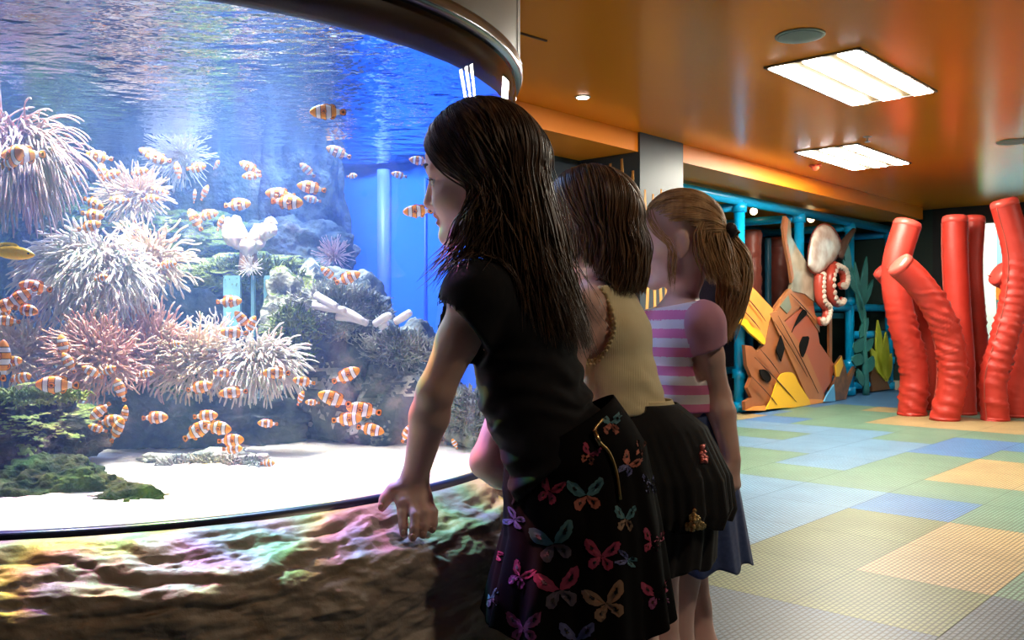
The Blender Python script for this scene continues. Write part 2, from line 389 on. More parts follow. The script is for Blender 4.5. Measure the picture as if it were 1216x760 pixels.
# the same panels go on behind and beside the camera
troffer(4.85, -0.15, 1.3, 0.6, 'lit three-strip ceiling light panel just outside the right edge of the photo', lit=lampd)
troffer(8.6, -0.15, 1.3, 0.6, 'lit three-strip ceiling light panel farther along the right side of the room', lit=lampd)
troffer(8.6, -2.4, 1.3, 0.6, 'lit three-strip ceiling light panel nearest the right wall', lit=lampd)
troffer(U1+.14, 2.55, 0.52, 0.6, 'lit three-strip ceiling light panel inside the far white alcove')
greym = vary(mat('pale_green_grey_grille', (0.24, 0.27, 0.24), 0.6), (0.19, 0.22, 0.2), 300); rimm = mat('pale_rim', (0.36, 0.37, 0.33), 0.5)
def speaker(px, py, label):
    c = onz(px, py, CEIL); t = thing('ceiling_speaker', label, 'speaker', c, 'round ceiling speakers')
    V, F = disc(c, (0, 0, -1), 0.132, 40, 0.008); obj('rim', V, F, rimm, t)
    V, F = disc(c-np.array([0, 0, .006]), (0, 0, -1), 0.118, 40, 0.006); obj('grille', V, F, greym, t)
speaker(950, 42, 'large round grey ceiling speaker beside the nearer light panel')
speaker(1203, 168, 'flat round grey ceiling speaker near the right edge of the photo')
c = onz(692, 115, CEIL)
t = thing('downlight', 'small round lit downlight in the orange ceiling left of the column', 'downlight', c)
V, F = disc(c, (0, 0, -1), 0.055, 28, 0.006); obj('rim', V, F, rimm, t)
V, F = disc(c-np.array([0, 0, .004]), (0, 0, -1), 0.042, 28, 0.006); obj('bulb', V, F, mat('lit_bulb', (1, 1, 1), .5, emit=(1, .9, .7), es=25), t)
c = np.array([FILL[0], FILL[1], CEIL]); t = thing('downlight', 'small round fitting added for the fill lamp, above the camera side of the girls', 'downlight', c)  # fitting added to house the unseen fill spot
V, F = disc(c, (0, 0, -1), 0.075, 28, 0.006); obj('rim', V, F, rimm, t)
V, F = disc(c-np.array([0, 0, .004]), (0, 0, -1), 0.06, 28, 0.006); obj('bulb', V, F, bpy.data.materials['lit_bulb'], t)
c = onz(1030, 162, CEIL)
t = thing('sprinkler', 'tiny ceiling sprinkler above the farther light panel', 'sprinkler', c)
q = MB(); V, F = disc(c, (0, 0, -1), 0.035, 20, 0.006); q.add(V, F); q.tube([c, c-np.array([0, 0, .045])], [0.009, 0.007], 8); q.build('body', mat('dull_brass', (0.35, 0.27, 0.16), 0.4, 0.8), t)
V, F = disc(c-np.array([0, 0, .045]), (0, 0, -1), 0.022, 16, 0.004); obj('deflector', V, F, mat('dull_steel', (0.4, 0.38, 0.36), 0.35, 0.9), t)
c = onz(968, 196, CEIL)
t = thing('smoke_detector', 'small red domed detector on the ceiling by the farther light panel', 'detector', c)
V, F = disc(c, (0, 0, -1), 0.06, 24, 0.015); obj('base', V, F, mat('red_plastic', (0.62, 0.07, 0.03), 0.4), t)
V, F = disc(c-np.array([0, 0, .013]), (0, 0, -1), 0.042, 24, 0.02, 0.02); obj('dome', V, F, mat('bright_red_plastic', (0.75, 0.10, 0.04), 0.3), t)
p0, p1 = onz(612, 37, CEIL), onz(649, 48, CEIL); q = MB(); q.tube([p0, p1], 0.009, 6)
structure(q.build('trim_ceiling_joint', mat('shadow_gap', (0.16, 0.05, 0.01), 0.8)))
# ================================================================== PLAY CORNER
pipe_m = mat('blue_coated_steel', (0.0, 0.33, 0.66), 0.28, spec=0.6)
PV = 4.84
def pipe(name, pts, r, parent, n=12, collars=()):
    q = MB(); q.tube(pts, r, n)
    for z in collars: q.tube([np.array(pts[0])*[1, 1, 0]+[0, 0, z-.05], np.array(pts[0])*[1, 1, 0]+[0, 0, z+.05]], r*1.35, n)
    return q.build(name, pipe_m, parent)
def u_at(px, v):                      # room u of the floor line v seen at that column
    p = onv(px, 400, v); return p@D1
ZT = 2.30
t = thing('climbing_frame', 'blue steel pipe climbing frame standing along the back of the play corner', 'play structure', UV(10.8, PV, 0))
us = [u_at(px, PV) for px in (878, 949, 1009, 1056)]
us = [us[0]-2.2] + us
for k, u in enumerate(us):
    for v in (PV, 6.3):
        pipe('post', [UV(u, v, 0), UV(u, v, ZT)], 0.058, t, 14, (0.06, 0.42, 1.25, 2.22) if v == PV else ())
for v in (PV, 6.3):
    pipe('top_rail', [UV(us[0], v, ZT), UV(us[-1], v, ZT)], 0.058, t)
    pipe('middle_rail', [UV(us[2 if v == PV else 0], v, 1.17), UV(us[-1], v, 1.17)], 0.05, t)
for u in us: pipe('cross_beam', [UV(u, PV, ZT-.07), UV(u, 6.3, ZT-.07)], 0.05, t)
for z in (0.80, 0.12): pipe('lower_rail', [UV(us[3], PV, z), UV(us[-1], PV, z)], 0.05, t)
pipe('lower_rail', [UV(us[0], 6.3, 0.3), UV(us[-1], 6.3, 0.3)], 0.05, t)
for u in (us[3], us[4]): pipe('side_rail', [UV(u, PV, 1.17), UV(u, 6.3, 1.17)], 0.045, t); pipe('side_rail', [UV(u, PV, .12), UV(u, 6.3, .12)], 0.045, t)
q = MB(); q.box(UV(us[0], PV+.08, 1.02), D1*(us[3]-us[0]), D2*1.3, (0, 0, 0.07)); q.build('deck', mat('teal_deck_board', (0.02, 0.25, 0.30), 0.5), t, False)
# dark mesh screens inside
netm = vary(mat('dark_violet_mesh', (0.016, 0.012, 0.03), 0.7), (0.035, 0.02, 0.05), 60, bump=.6, bdist=.01, bscale=200)
q = MB(); q.box(UV(us[0], 6.4, 0), D1*(us[-1]-us[0]+.2), D2*0.03, (0, 0, ZT)); q.build('mesh_screen', netm, t, False)
q = MB(); q.box(UV(us[3]+.08, 6.2, 0.2), D1*(us[-1]-us[3]-.2), D2*0.02, (0, 0, ZT-.3)); q.build('mesh_screen', mat('dull_violet_panel', (0.03, 0.02, 0.05), 0.6), t, False)
# padded rollers hanging inside the frame
def roller(px, v, r, z0, z1, c, label):
    p = onv(px, 330, v); pts = [(p[0], p[1], z) for z in np.linspace(z0, z1, 40)]
    V, F = tube(pts, [r*(0.9 if i in (0, 39) else 1) for i in range(40)], 22)
    n = fbm(V*[9, 9, 22], 3, 5); cc = np.array([p[0], p[1], 0]); dr = (V-cc)*[1, 1, 0]; V = V+dr*(n*0.10)[:, None]
    o = obj('padded_roller', V, F, mat('vinyl', c, 0.4)); recenter(o)
    tag(o, label, 'padded roller', 'padded rollers inside the frame')
for px, v, r, z0, z1, c, l in ((893, 5.6, .12, 1.1, 2.15, (.34, .075, .05), 'brown-red padded roller just right of the first blue post'),
                           (912, 5.7, .045, 1.1, 2.1, (.02, .13, .22), 'thin dark teal padded roller between two brown-red rollers'),
                           (926, 5.8, .16, 1.1, 2.15, (.32, .07, .05), 'wide brown-red padded roller in the middle of the row'),
                           (940, 5.5, .03, 1.1, 2.0, (.55, .36, .03), 'thin yellow padded roller beside the mast of the shipwreck board')):
    roller(px, v, r, z0, z1, c, l)
bulb = mat('lit_globe', (1, 1, 1), 0.5, emit=(1.0, 0.75, 0.38), es=8)
for px, py, v, l in ((895, 251, 5.3, 'small round lamp glowing beside the first blue post'), (963, 260, 5.0, 'small round lamp glowing left of the octopus head')):
    p = onv(px, py, v); t = thing('globe_lamp', l, 'lamp', p, 'small lamps under the frame roof')
    V, F = ico(3); obj('globe', V*0.045+p, F, bulb, t)
    q = MB(); q.tube([p+[0, 0, .04], p+[0, 0, .10]], 0.022, 12); q.tube([p+[0, 0, .10], [p[0], p[1], CEIL-.165]], 0.007, 6); q.build('fitting', mat('dark_fitting', (.05, .05, .05), .4), t)

# ------------------------------------------------------------------ shipwreck board
def cp(pts, ox=860, oy=250, s=3.04): return [(ox+x/s, oy+y/s) for x, y in pts]
def board(parent, name, pts, m, v, th=0.03, ox=860, oy=250, s=3.04, spline=0):
    pts = cp(pts, ox, oy, s)
    if spline:
        P = np.array([(x, y, 0) for x, y in pts]+[(pts[0][0], pts[0][1], 0)]); pts = [(a[0], a[1]) for a in catmull(P, spline)[:-1]]
    P = [onv(x, y, v) for x, y in pts]
    P = [p if p[2] > 0.004 else np.array([p[0], p[1], 0.004]) for p in P]
    V, F = slab(P, D2, th); return obj(name, V, F, m, parent, False)
def pm(name, c, c2=None, rough=0.35, sc_=3.0):
    m = mat(name, c, rough, spec=0.6)
    if c2: vary(m, c2, sc_, 0.4, 0.62, 3, stretch=(1, 1, 1))
    return m
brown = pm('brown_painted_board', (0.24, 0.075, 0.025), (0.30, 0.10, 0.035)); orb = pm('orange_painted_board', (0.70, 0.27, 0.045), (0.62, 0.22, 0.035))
yel = pm('yellow_painted_board', (0.75, 0.42, 0.015)); redb = pm('brick_red_painted_board', (0.36, 0.085, 0.04)); blk = mat('black_paint', (0.006, 0.005, 0.005), .8, spec=.1)
ora2 = pm('light_brown_painted_plank', (0.38, 0.14, 0.045), (0.32, 0.11, 0.035)); grn = pm('grey_green_paint', (0.16, 0.17, 0.12)); line_m = pm('dark_brown_line_paint', (0.11, 0.035, 0.018))
v = 4.66
t = thing('shipwreck_board', 'painted board of a brown and orange shipwreck hull standing in front of blue pipes', 'painted board', onz(930, 482, 0))
hull = [(78, 722), (75, 690), (100, 675), (84, 640), (100, 600), (82, 560), (75, 485), (100, 490), (120, 512), (148, 480), (165, 400), (180, 358), (208, 318), (235, 285),
        (290, 270), (325, 300), (322, 335), (345, 480), (400, 560), (385, 620), (350, 680), (378, 690), (250, 703)]
board(t, 'hull', hull, brown, v, 0.04)
board(t, 'bow_panel', [(38, 375), (62, 278), (90, 263), (178, 357), (163, 400), (147, 480), (118, 440), (92, 432), (75, 405), (52, 400)], orb, v-.02, 0.045)
board(t, 'yellow_edging', [(36, 378), (48, 362), (60, 385), (84, 395), (100, 420), (122, 428), (147, 462), (145, 484), (118, 462), (92, 440), (70, 415), (50, 405)], yel, v-.03, 0.03, spline=3)
board(t, 'inner_panel', [(205, 412), (285, 350), (322, 345), (345, 480), (400, 560), (385, 620), (345, 680), (225, 430)], redb, v-.012, 0.012)
board(t, 'plank', [(165, 372), (192, 362), (300, 520), (372, 690), (310, 697), (250, 560)], ora2, v-.022, 0.02)
board(t, 'plank', [(205, 318), (238, 282), (345, 395), (345, 440), (290, 360), (275, 345), (215, 400), (190, 362)], ora2, v-.022, 0.02)
board(t, 'patch', [(203, 345), (232, 306), (243, 350), (228, 372)], grn, v-.035, 0.012)
board(t, 'hole', [(205, 450), (220, 495), (206, 545), (188, 505)], blk, v-.03, 0.008)
board(t, 'hole', [(285, 455), (308, 460), (285, 530), (272, 490)], blk, v-.03, 0.008, spline=3)
board(t, 'hole', [(262, 395), (285, 358), (300, 370), (282, 392), (255, 420), (245, 440)], blk, v-.03, 0.008, spline=3)
board(t, 'hole', [(128, 575), (150, 575), (170, 600), (160, 620), (135, 600)], blk, v-.03, 0.008, spline=3)
board(t, 'sand_mound', [(150, 719), (170, 680), (190, 620), (205, 592), (230, 584), (252, 590), (270, 625), (312, 706), (216, 712)], yel, v-.04, 0.012, spline=3)
board(t, 'sand_strip', [(80, 722), (110, 708), (150, 704), (150, 722)], orb, v-.035, 0.02)
board(t, 'sand_strip', [(300, 680), (350, 682), (378, 690), (310, 704)], orb, v-.03, 0.02)
for i, (a, b_) in enumerate([((70, 300), (150, 400)), ((60, 350), (130, 430)), ((110, 530), (260, 690)), ((100, 600), (190, 700)), ((180, 400), (300, 600)), ((195, 380), (340, 660)), ((130, 500), (200, 590)), ((240, 300), (330, 400))]):
    P = [onv(860+(a[0]+(b_[0]-a[0])*k)/3.04+(1.2*math.sin(3*k)), 250+(a[1]+(b_[1]-a[1])*k)/3.04, v-.046) for k in np.linspace(0, 1, 7)]
    q = MB(); q.tube(P, [.003, .005, .007, .007, .007, .005, .003], 6, spline=2); q.build('plank_line', line_m, t)
mast = pm('pale_glint_mast_paint', (0.42, 0.36, 0.27), (0.18, 0.14, 0.09), 0.16, 2.5)  # pale grey puts the light's glint on the mast into its colour
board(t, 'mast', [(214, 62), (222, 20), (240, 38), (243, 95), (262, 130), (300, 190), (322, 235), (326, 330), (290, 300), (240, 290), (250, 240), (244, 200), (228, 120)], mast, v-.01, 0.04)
board(t, 'mast_edge_board', [(214, 62), (222, 20), (232, 28), (226, 100), (246, 200), (252, 245), (244, 262), (236, 200), (218, 110)], brown, v-.02, 0.03)  # brown strip along the mast's left edge

# ------------------------------------------------------------------ octopus
skin = pm('pale_grey_brown_octopus_paint', (0.85, 0.76, 0.68), (0.50, 0.32, 0.24), 0.13, 4.0)  # base colour raised to carry the white sheen on the head
cup = pm('cream_sucker_paint', (0.62, 0.50, 0.42)); tred = pm('dark_red_tentacle_paint', (0.42, 0.05, 0.03))
t = thing('octopus_board', 'painted board of a pale octopus head with curled red tentacles above the shipwreck', 'painted board', onz(982, 477, 0))
def relief(parent, name, pts, m, v, depth, ox=860, oy=250, s=3.04):
    """a rounded board: the outline shrinks as it comes forward"""
    pts = cp(pts, ox, oy, s); P = np.array([(x, y, 0) for x, y in pts]+[(pts[0][0], pts[0][1], 0)]); P = catmull(P, 4)[:-1, :2]; c = P.mean(0); V = []; F = []; n = len(P)
    lv = [(0.0, 1.0), (depth*.5, 0.97), (depth*.8, .88), (depth*.95, .72), (depth, .5), (depth*1.02, .2)]
    for d, k in lv:
        for p in P: V.append(onv(*(c+(p-c)*k), v-d))
    for i in range(len(lv)-1):
        for j in range(n): F.append((i*n+j, i*n+(j+1) % n, (i+1)*n+(j+1) % n, (i+1)*n+j))
    F.append(tuple((len(lv)-1)*n+j for j in range(n))); F.append(tuple(range(n))[::-1]); return obj(name, V, F, m, parent)
relief(t, 'head', [(300, 200), (303, 150), (318, 85), (350, 50), (385, 58), (412, 92), (424, 130), (405, 172), (375, 205), (345, 228), (320, 222)], skin, v-.04, 0.09)
relief(t, 'head_rim', [(299, 202), (300, 150), (316, 83), (350, 47), (388, 55), (415, 91), (427, 131), (407, 174), (378, 208), (345, 232), (317, 226)], tred, v-.02, 0.03)
def tent(pts, rr, name='tentacle'):
    P = [onv(860+x/3.04, 250+y/3.04, v-.08) for x, y in pts]
    q = MB(); q.tube(P, rr, 12, spline=5); o = q.build(name, tred, t)
    C = catmull(np.array(P), 6); q = MB()
    for i in range(0, len(C)-1, 2):
        V, F = ico(2); q.add(V*[.038, .038, .038]+C[i]-D2*0.045, F)
    q.build('sucker_row', cup, o); return o
tent([(345, 232), (343, 275), (348, 325), (368, 350), (365, 385), (350, 405), (342, 388)], [.07, .065, .058, .052, .045, .04, .025])
tent([(392, 205), (380, 250), (388, 315), (410, 335), (424, 318)], [.07, .065, .058, .05, .03])
tent([(398, 200), (425, 215), (433, 250), (424, 275), (415, 265)], [.058, .056, .05, .04, .025])
q = MB(); q.tube([onv(995+0, 305, v-.03), onv(1004, 287, v-.05), onv(1014, 273, v-.05)], [.07, .05, .03], 8, spline=3); q.build('branch', mat('dark_brown_branch', (.09, .045, .03), .6), t)
q = MB(); q.box(onv(985, 330, v+.02)*[1, 1, 0], D1*0.08, D2*0.03, (0, 0, 1.4)); q.build('support_post', brown, t, False)
t = thing('rock_board', 'small painted board of brown rock and driftwood at the foot of the blue post', 'painted board', onz(999, 474, 0))
board(t, 'rock', [(398, 684), (392, 640), (405, 600), (400, 560), (425, 523), (436, 560), (446, 600), (470, 562), (474, 575), (450, 640), (440, 683)], pm('dark_rock_paint', (0.10, 0.04, 0.02), (0.22, 0.09, 0.03), sc_=8), v-.05, 0.03)
board(t, 'driftwood', [(405, 600), (402, 560), (425, 528), (430, 560), (415, 600)], yel, v-.06, 0.012)
board(t, 'water_patch', [(398, 628), (376, 660), (362, 690), (402, 690)], pm('sky_blue_paint', (0.10, 0.36, 0.62)), v-.06, 0.02)
# ------------------------------------------------------------------ seaweed boards
def leafboard(t, leaves, m, v, s=3.304, ox=980, oy=250, th=.02):
    for (x0, y0, x1, y1, w_) in leaves:
        a = np.array([ox+x0/s, oy+y0/s]); b_ = np.array([ox+x1/s, oy+y1/s]); d = b_-a; n = np.array([-d[1], d[0]])/np.hypot(*d)*w_/s
        pts = [a, a+d*.25+n*.8, a+d*.5+n, a+d*.8+n*.6, b_, a+d*.8-n*.6, a+d*.5-n, a+d*.25-n*.8]
        P = [onv(*p, v) for p in pts]; V, F = slab(P, D2, th); obj('leaf', V, F, m, t, False)
teal_w = pm('dark_teal_seaweed_paint', (0.02, 0.13, 0.13), (0.03, 0.19, 0.17), sc_=6)
t = thing('seaweed_board', 'tall dark teal painted seaweed board in front of the right end of the frame', 'painted board', onz(1029, 470, 0))
def rest(o_list): pass
P = [onv(980+x/3.304, 250+y/3.304, v+.02) for x, y in ((160, 690), (155, 600), (150, 500), (150, 400), (120, 300), (95, 200))]
q = MB(); P[0] = np.array([P[0][0], P[0][1], 0.01]); q.tube(P, [.05, .045, .04, .035, .03, .02], 8, spline=3); q.build('stem', teal_w, t)
leafboard(t, [(95, 260, 85, 115, 14), (125, 330, 70, 190, 14), (140, 420, 165, 180, 14), (150, 450, 118, 200, 12), (150, 380, 190, 270, 10), (140, 500, 170, 420, 14), (120, 560, 150, 500, 22), (150, 560, 190, 500, 16), (120, 610, 140, 560, 24), (165, 640, 190, 570, 18), (150, 690, 130, 620, 14)], teal_w, v+.0)
yg = pm('yellow_green_seaweed_paint', (0.36, 0.42, 0.02), (0.46, 0.50, 0.05), sc_=6)
t = thing('seaweed_board', 'short yellow-green painted seaweed board beside the teal one', 'painted board', onz(1050, 466, 0))
leafboard(t, [(222, 650, 208, 430, 15), (235, 665, 178, 532, 16), (240, 670, 240, 475, 14), (246, 670, 262, 560, 10)], yg, v+.1)
o = board(t, 'brown_base', [(185, 710), (178, 650), (190, 605), (215, 620), (240, 660), (255, 700)], pm('brown_base_paint', (0.12, 0.05, 0.02)), v+.12, .03, 980, 250, 3.304)
P = o.data.vertices

# ------------------------------------------------------------------ red padded tubes
redv = mat('red_vinyl', (0.46, 0.034, 0.022), 0.46, spec=0.4); vary(redv, (0.42, 0.024, 0.013), 4, bump=0.5, bdist=0.006, bscale=22)
redc = mat('light_red_end_cap', (0.75, 0.08, 0.06), 0.3); zipm = mat('dark_red_seam_tape', (0.36, 0.06, 0.04), 0.5)
def red_tube(pts, base_y, r, wr, label, seed, seam=0.0):
    """pts: pixel path from the floor up; base_y gives the depth"""
    Y = FPX*EYE/(base_y-380)
    P = [W(pts[0][0], base_y, Y)]
    for p in pts[1:]: P.append(W(p[0], p[1], Y+(p[2] if len(p) > 2 else 0)))
    P = np.array(P); C = catmull(P, 16); n = 36
    rr = np.full(len(C), r)
    V, F = tube(C, rr, n, cap=False)
    s = np.repeat(np.linspace(0, 1, len(C)), n); Cc = np.repeat(C, n, axis=0); d = V-Cc
    wgt = np.interp(s, [x for x, _ in wr], [y for _, y in wr])
    nz = fbm(np.c_[V[:, :2]*5, V[:, 2]*17]+seed, 3, seed)
    fold = np.sin(V[:, 2]*75+4*fbm(V*4+seed, 2, seed+3)+3*np.arctan2(d[:, 1], d[:, 0]))
    V = V+d*(wgt*(0.10*fold*np.clip(.6+nz, 0, 1.2)+0.05*nz))[:, None]
    V[:, 2] = np.maximum(V[:, 2], 0.0)
    t = thing('padded_tube', label, 'padded tube', [P[0][0], P[0][1], 0], 'red padded tubes')
    obj('sleeve', V, F, redv, t)
    # rounded end cap
    T = C[-1]-C[-2]; T /= np.linalg.norm(T); e = [C[-1]-T*.02, C[-1]+T*.02, C[-1]+T*.045, C[-1]+T*.058, C[-1]+T*.062]
    q = MB(); q.tube(e, [r*1.015, r*1.0, r*.93, r*.7, r*.2], n); q.build('end_cap', redc, t)
    T0 = C[1]-C[0]; q = MB(); q.tube([[C[0][0], C[0][1], 0.0], [C[0][0], C[0][1], 0.03]], [r*1.03, r*1.03], n); q.build('base_ring', redv, t)
    side = np.array([math.cos(seam), math.sin(seam), 0]); q = MB(); q.tube(C[:-1]+side*r*1.03, .006, 6); q.build('seam', zipm, t)
q_ = R
red_tube([(1083, 494), (1085, 440), (1072, 385), (1064, 340), (1066, 305), (1077, 268)], 493, .142, [(0, 1), (.4, .8), (.55, .1), (1, .05)], 'thick red padded tube leaning right at its top, leftmost of the tall ones', 1, 0.2)
red_tube([(1102, 490), (1104, 440), (1094, 390), (1075, 350), (1050, 322)], 486, .120, [(0, .4), (.6, .4), (1, .1)], 'red padded tube half hidden behind the leftmost tall one, its tip poking out left', 2, 0.6)
red_tube([(1122, 499), (1131, 450), (1126, 400), (1108, 360), (1088, 333), (1070, 316)], 499, .135, [(0, .8), (.35, 1.2), (.6, 1), (.8, .1), (1, 0)], 'bent red padded tube in front, arching down towards the left', 3, 2.8)
red_tube([(1144, 493), (1142, 430), (1137, 360), (1134, 300), (1134, 262)], 492, .128, [(0, .3), (1, .05)], 'straight upright red padded tube in the middle of the group', 4, 3.0)
red_tube([(1162, 488), (1163, 440), (1158, 380), (1154, 320), (1157, 262)], 488, .112, [(0, 1), (.45, .9), (.6, .1), (1, .05)], 'slim upright red padded tube just right of the straight one', 5, 3.1)
red_tube([(1182, 499), (1180, 450), (1193, 400), (1205, 350), (1207, 300), (1193, 243)], 499, .13, [(0, 1.1), (.3, 1.3), (.5, 1), (.7, .5), (1, .1)], 'wavy red padded tube rising highest of all at the right', 6, 3.6)
red_tube([(1206, 495), (1208, 450), (1213, 400), (1214, 360), (1202, 335), (1188, 326)], 495, .13, [(0, .4), (1, .1)], 'red padded tube at the right edge with its short tip curving left', 7, 3.0)
# bright things seen through the opening
oy = mat('orange_toy_panel', (0.9, 0.25, 0.02), 0.5); blp = mat('bright_blue_panel', (0.03, 0.25, 0.7), 0.4)
UA = OU-.012
def on_u(px, py, u): d = np.array([(px-608)/FPX, 1, (380-py)/FPX]); return np.array([0, 0, EYE])+d*(u/(d@D1))
def flatu(name, pts, u, m, label, cat):
    P = [on_u(x, y, u) for x, y in pts]; V, F = slab(P, -D1, 0.02); o = obj(name, V, F, m, None, False); recenter(o); tag(o, label, cat)
flatu('wall_picture', [(1183, 348), (1184, 330), (1190, 322), (1196, 330), (1203, 338), (1196, 350), (1190, 358), (1184, 356)], UA, oy, 'orange-yellow shape on the far alcove wall between the red tubes', 'wall picture')
flatu('wall_panel', [(1180, 420), (1200, 420), (1200, 475), (1180, 475)], UA, blp, 'bright blue low panel on the far alcove wall behind the red tubes', 'wall panel')
# green lit edge of the opening
q = MB(); q.box(UV(U1-.04, OV-.003, 0.15), D1*.02, D2*.015, (0, 0, 2.14))
o = q.build('led_strip', mat('green_led', (.1, 1, .2), .5, emit=(.15, 1, .25), es=1.2), None, False); recenter(o); tag(o, 'thin green glowing strip down the left edge of the lit opening', 'light strip')
# ================================================================== THE AQUARIUM
aq = thing('aquarium', 'large round aquarium with curved window on an artificial rock base', 'aquarium', (TC[0], TC[1], 0))
# rock base with strata
th = np.radians(np.concatenate([np.linspace(-175, 15, 760), np.linspace(17, 183, 60)]))
prof = np.array([(.826, .700), (.832, .714), (.850, .716), (.872, .710), (.895, .699), (.918, .684), (.938, .666), (.952, .643), (.960, .61), (.963, .55), (.966, .50), (.970, .44), (.971, .36), (.968, .24), (.970, .12), (.975, .04), (.98, 0.0)])
pr = catmull(np.c_[prof, np.zeros(len(prof))], 12)[:, :2]
seg = np.linalg.norm(np.diff(pr, axis=0), axis=1); s = np.r_[0, np.cumsum(seg)]
ss = np.concatenate([np.linspace(0, .30, 150), np.linspace(.304, s[-1], 60)]); pr = np.c_[np.interp(ss, s, pr[:, 0]), np.interp(ss, s, pr[:, 1])]
nrm = np.gradient(pr, axis=0); nrm = np.c_[-nrm[:, 1], nrm[:, 0]]; nrm /= np.linalg.norm(nrm, axis=1)[:, None]
TH, K = np.meshgrid(th, np.arange(len(pr)))
r, z = pr[K, 0], pr[K, 1]; P = np.stack([TC[0]+r*np.cos(TH), TC[1]+r*np.sin(TH), z], -1)
a = TH*0.9; S_ = ss[K]
warp = fbm(np.stack([a*2.2, S_*4, a*0+1], -1), 4, 3)
layer = S_*21+warp*1.5+a*1.8
fr = layer-np.floor(layer); lid = np.floor(layer)
ledge = np.where(fr < .7, np.sin(fr/.7*np.pi/2), np.cos((fr-.7)/.3*np.pi/2))                       # each stratum bulges, then undercuts
amp = 0.5+0.5*vnoise(np.stack([lid*3.7, a*3, lid*0], -1), 8)
block = fbm(np.stack([a*7, S_*13, lid*0+.5], -1), 4, 9)
fine = fbm(np.stack([a*40, S_*60, a*0], -1), 4, 12)
ridg = 1-np.abs(fbm(np.stack([a*11+warp, S_*26, a*0+4], -1), 4, 15))
fade = np.clip((ss-0.018)/0.05, 0, 1)[K]*np.clip((s[-1]-ss)/.1, 0.2, 1)[K]
d = fade*(.9)*(0.010*ledge*amp+0.011*block+0.0028*fine+0.008*ridg-0.018)
P = P+d[..., None]*np.stack([nrm[K, 0]*np.cos(TH)*1, nrm[K, 0]*np.sin(TH), nrm[K, 1]], -1)*-1*np.sign((nrm[:, 0]*1)[60])*-1
P[..., 2] = np.maximum(P[..., 2], 0)
m_, n_ = P.shape[:2]; F = [(i*n_+j, (i+1)*n_+j, (i+1)*n_+(j+1) % n_, i*n_+(j+1) % n_) for i in range(m_-1) for j in range(n_)]
rockm = mat('artificial_rock', (0.34, 0.29, 0.24), 0.45, spec=0.5)
vary(rockm, (0.46, 0.40, 0.33), 9, 0.38, 0.62, 8, bump=0.7, bdist=0.005, bscale=45, c3=(0.26, 0.19, 0.13))
obj('rock_base', P.reshape(-1, 3), F, rockm, aq)
V, F = ring([.695, .722, .724, .722, .695], [.806, .806, .819, .8335, .8335], n=160); obj('rubber_seal', V, F, mat('dark_blue_black_rubber', (0.012, 0.018, 0.05), 0.28), aq)
glass = fresnel_sheet('clear_acrylic', 1.45, 0.0, (0.97, 0.985, 1.0))
V, F = ring([.715, Z_TRIM], [TR, TR], n=256); obj('viewing_panel', V, F, glass, aq)
V, F = ring([Z_WIN, Z_WIN, Z_TRIM+.02, Z_TRIM+.02], [.775, .812, .812, .775], n=160); F += [((i), 3*160+i, 3*160+(i+1) % 160, (i+1) % 160) for i in range(160)]
obj('header_band', V, F, mat('dark_brown_header_band', (0.020, 0.010, 0.008), 0.5), aq)
V, F = ring([Z_TRIM-.004, Z_TRIM-.004, Z_TRIM+.006, Z_TRIM+.012, Z_TRIM+.022, Z_TRIM+.024, Z_TRIM+.024], [.812, .830, .8335, .830, .8335, .828, .81], n=200)
obj('trim_ring', V, F, mat('brushed_steel_trim', (0.38, 0.38, 0.42), 0.22, 1.0), aq)
clad = vary(mat('warm_grey_cladding', (0.17, 0.15, 0.13), 0.35, spec=0.5), (0.14, 0.12, 0.11), 2)
V, F = ring([Z_TRIM+.024, CEIL-.001, CEIL-.001, Z_TRIM+.024], [.828, .828, .80, .80], n=160); cl = obj('cladding', V, F, clad, aq)
for k in range(10):
    an = R(-8-k*36); rr = .8285; q = MB(); c = np.array([TC[0]+rr*math.cos(an), TC[1]+rr*math.sin(an), 0]); tng = np.array([-math.sin(an), math.cos(an), 0])
    q.box(c+[0, 0, Z_TRIM+.026]-tng*.002, tng*.004, np.array([math.cos(an), math.sin(an), 0])*.0012, (0, 0, CEIL-Z_TRIM-.03)); q.build('panel_joint', black, cl, False)
an0, an1 = R(-16.5), R(-8.5); q = MB()
pts = [(an0, 1.93), (an1, 1.73), (an1, 2.30), (an0, 2.30)]
Vv = [(TC[0]+.8292*math.cos(a_+(b0-a_)*u_), TC[1]+.8292*math.sin(a_+(b0-a_)*u_), z0+(z1-z0)*u_) for (a_, z0), (b0, z1) in ((pts[0], pts[1]), (pts[3], pts[2])) for u_ in np.linspace(0, 1, 9)]
q.add(Vv, [(i, i+1, 9+i+1, 9+i) for i in range(8)]); q.build('painted_patch', mat('yellow_paint_patch', (0.55, 0.36, 0.02), 0.4), cl, False)
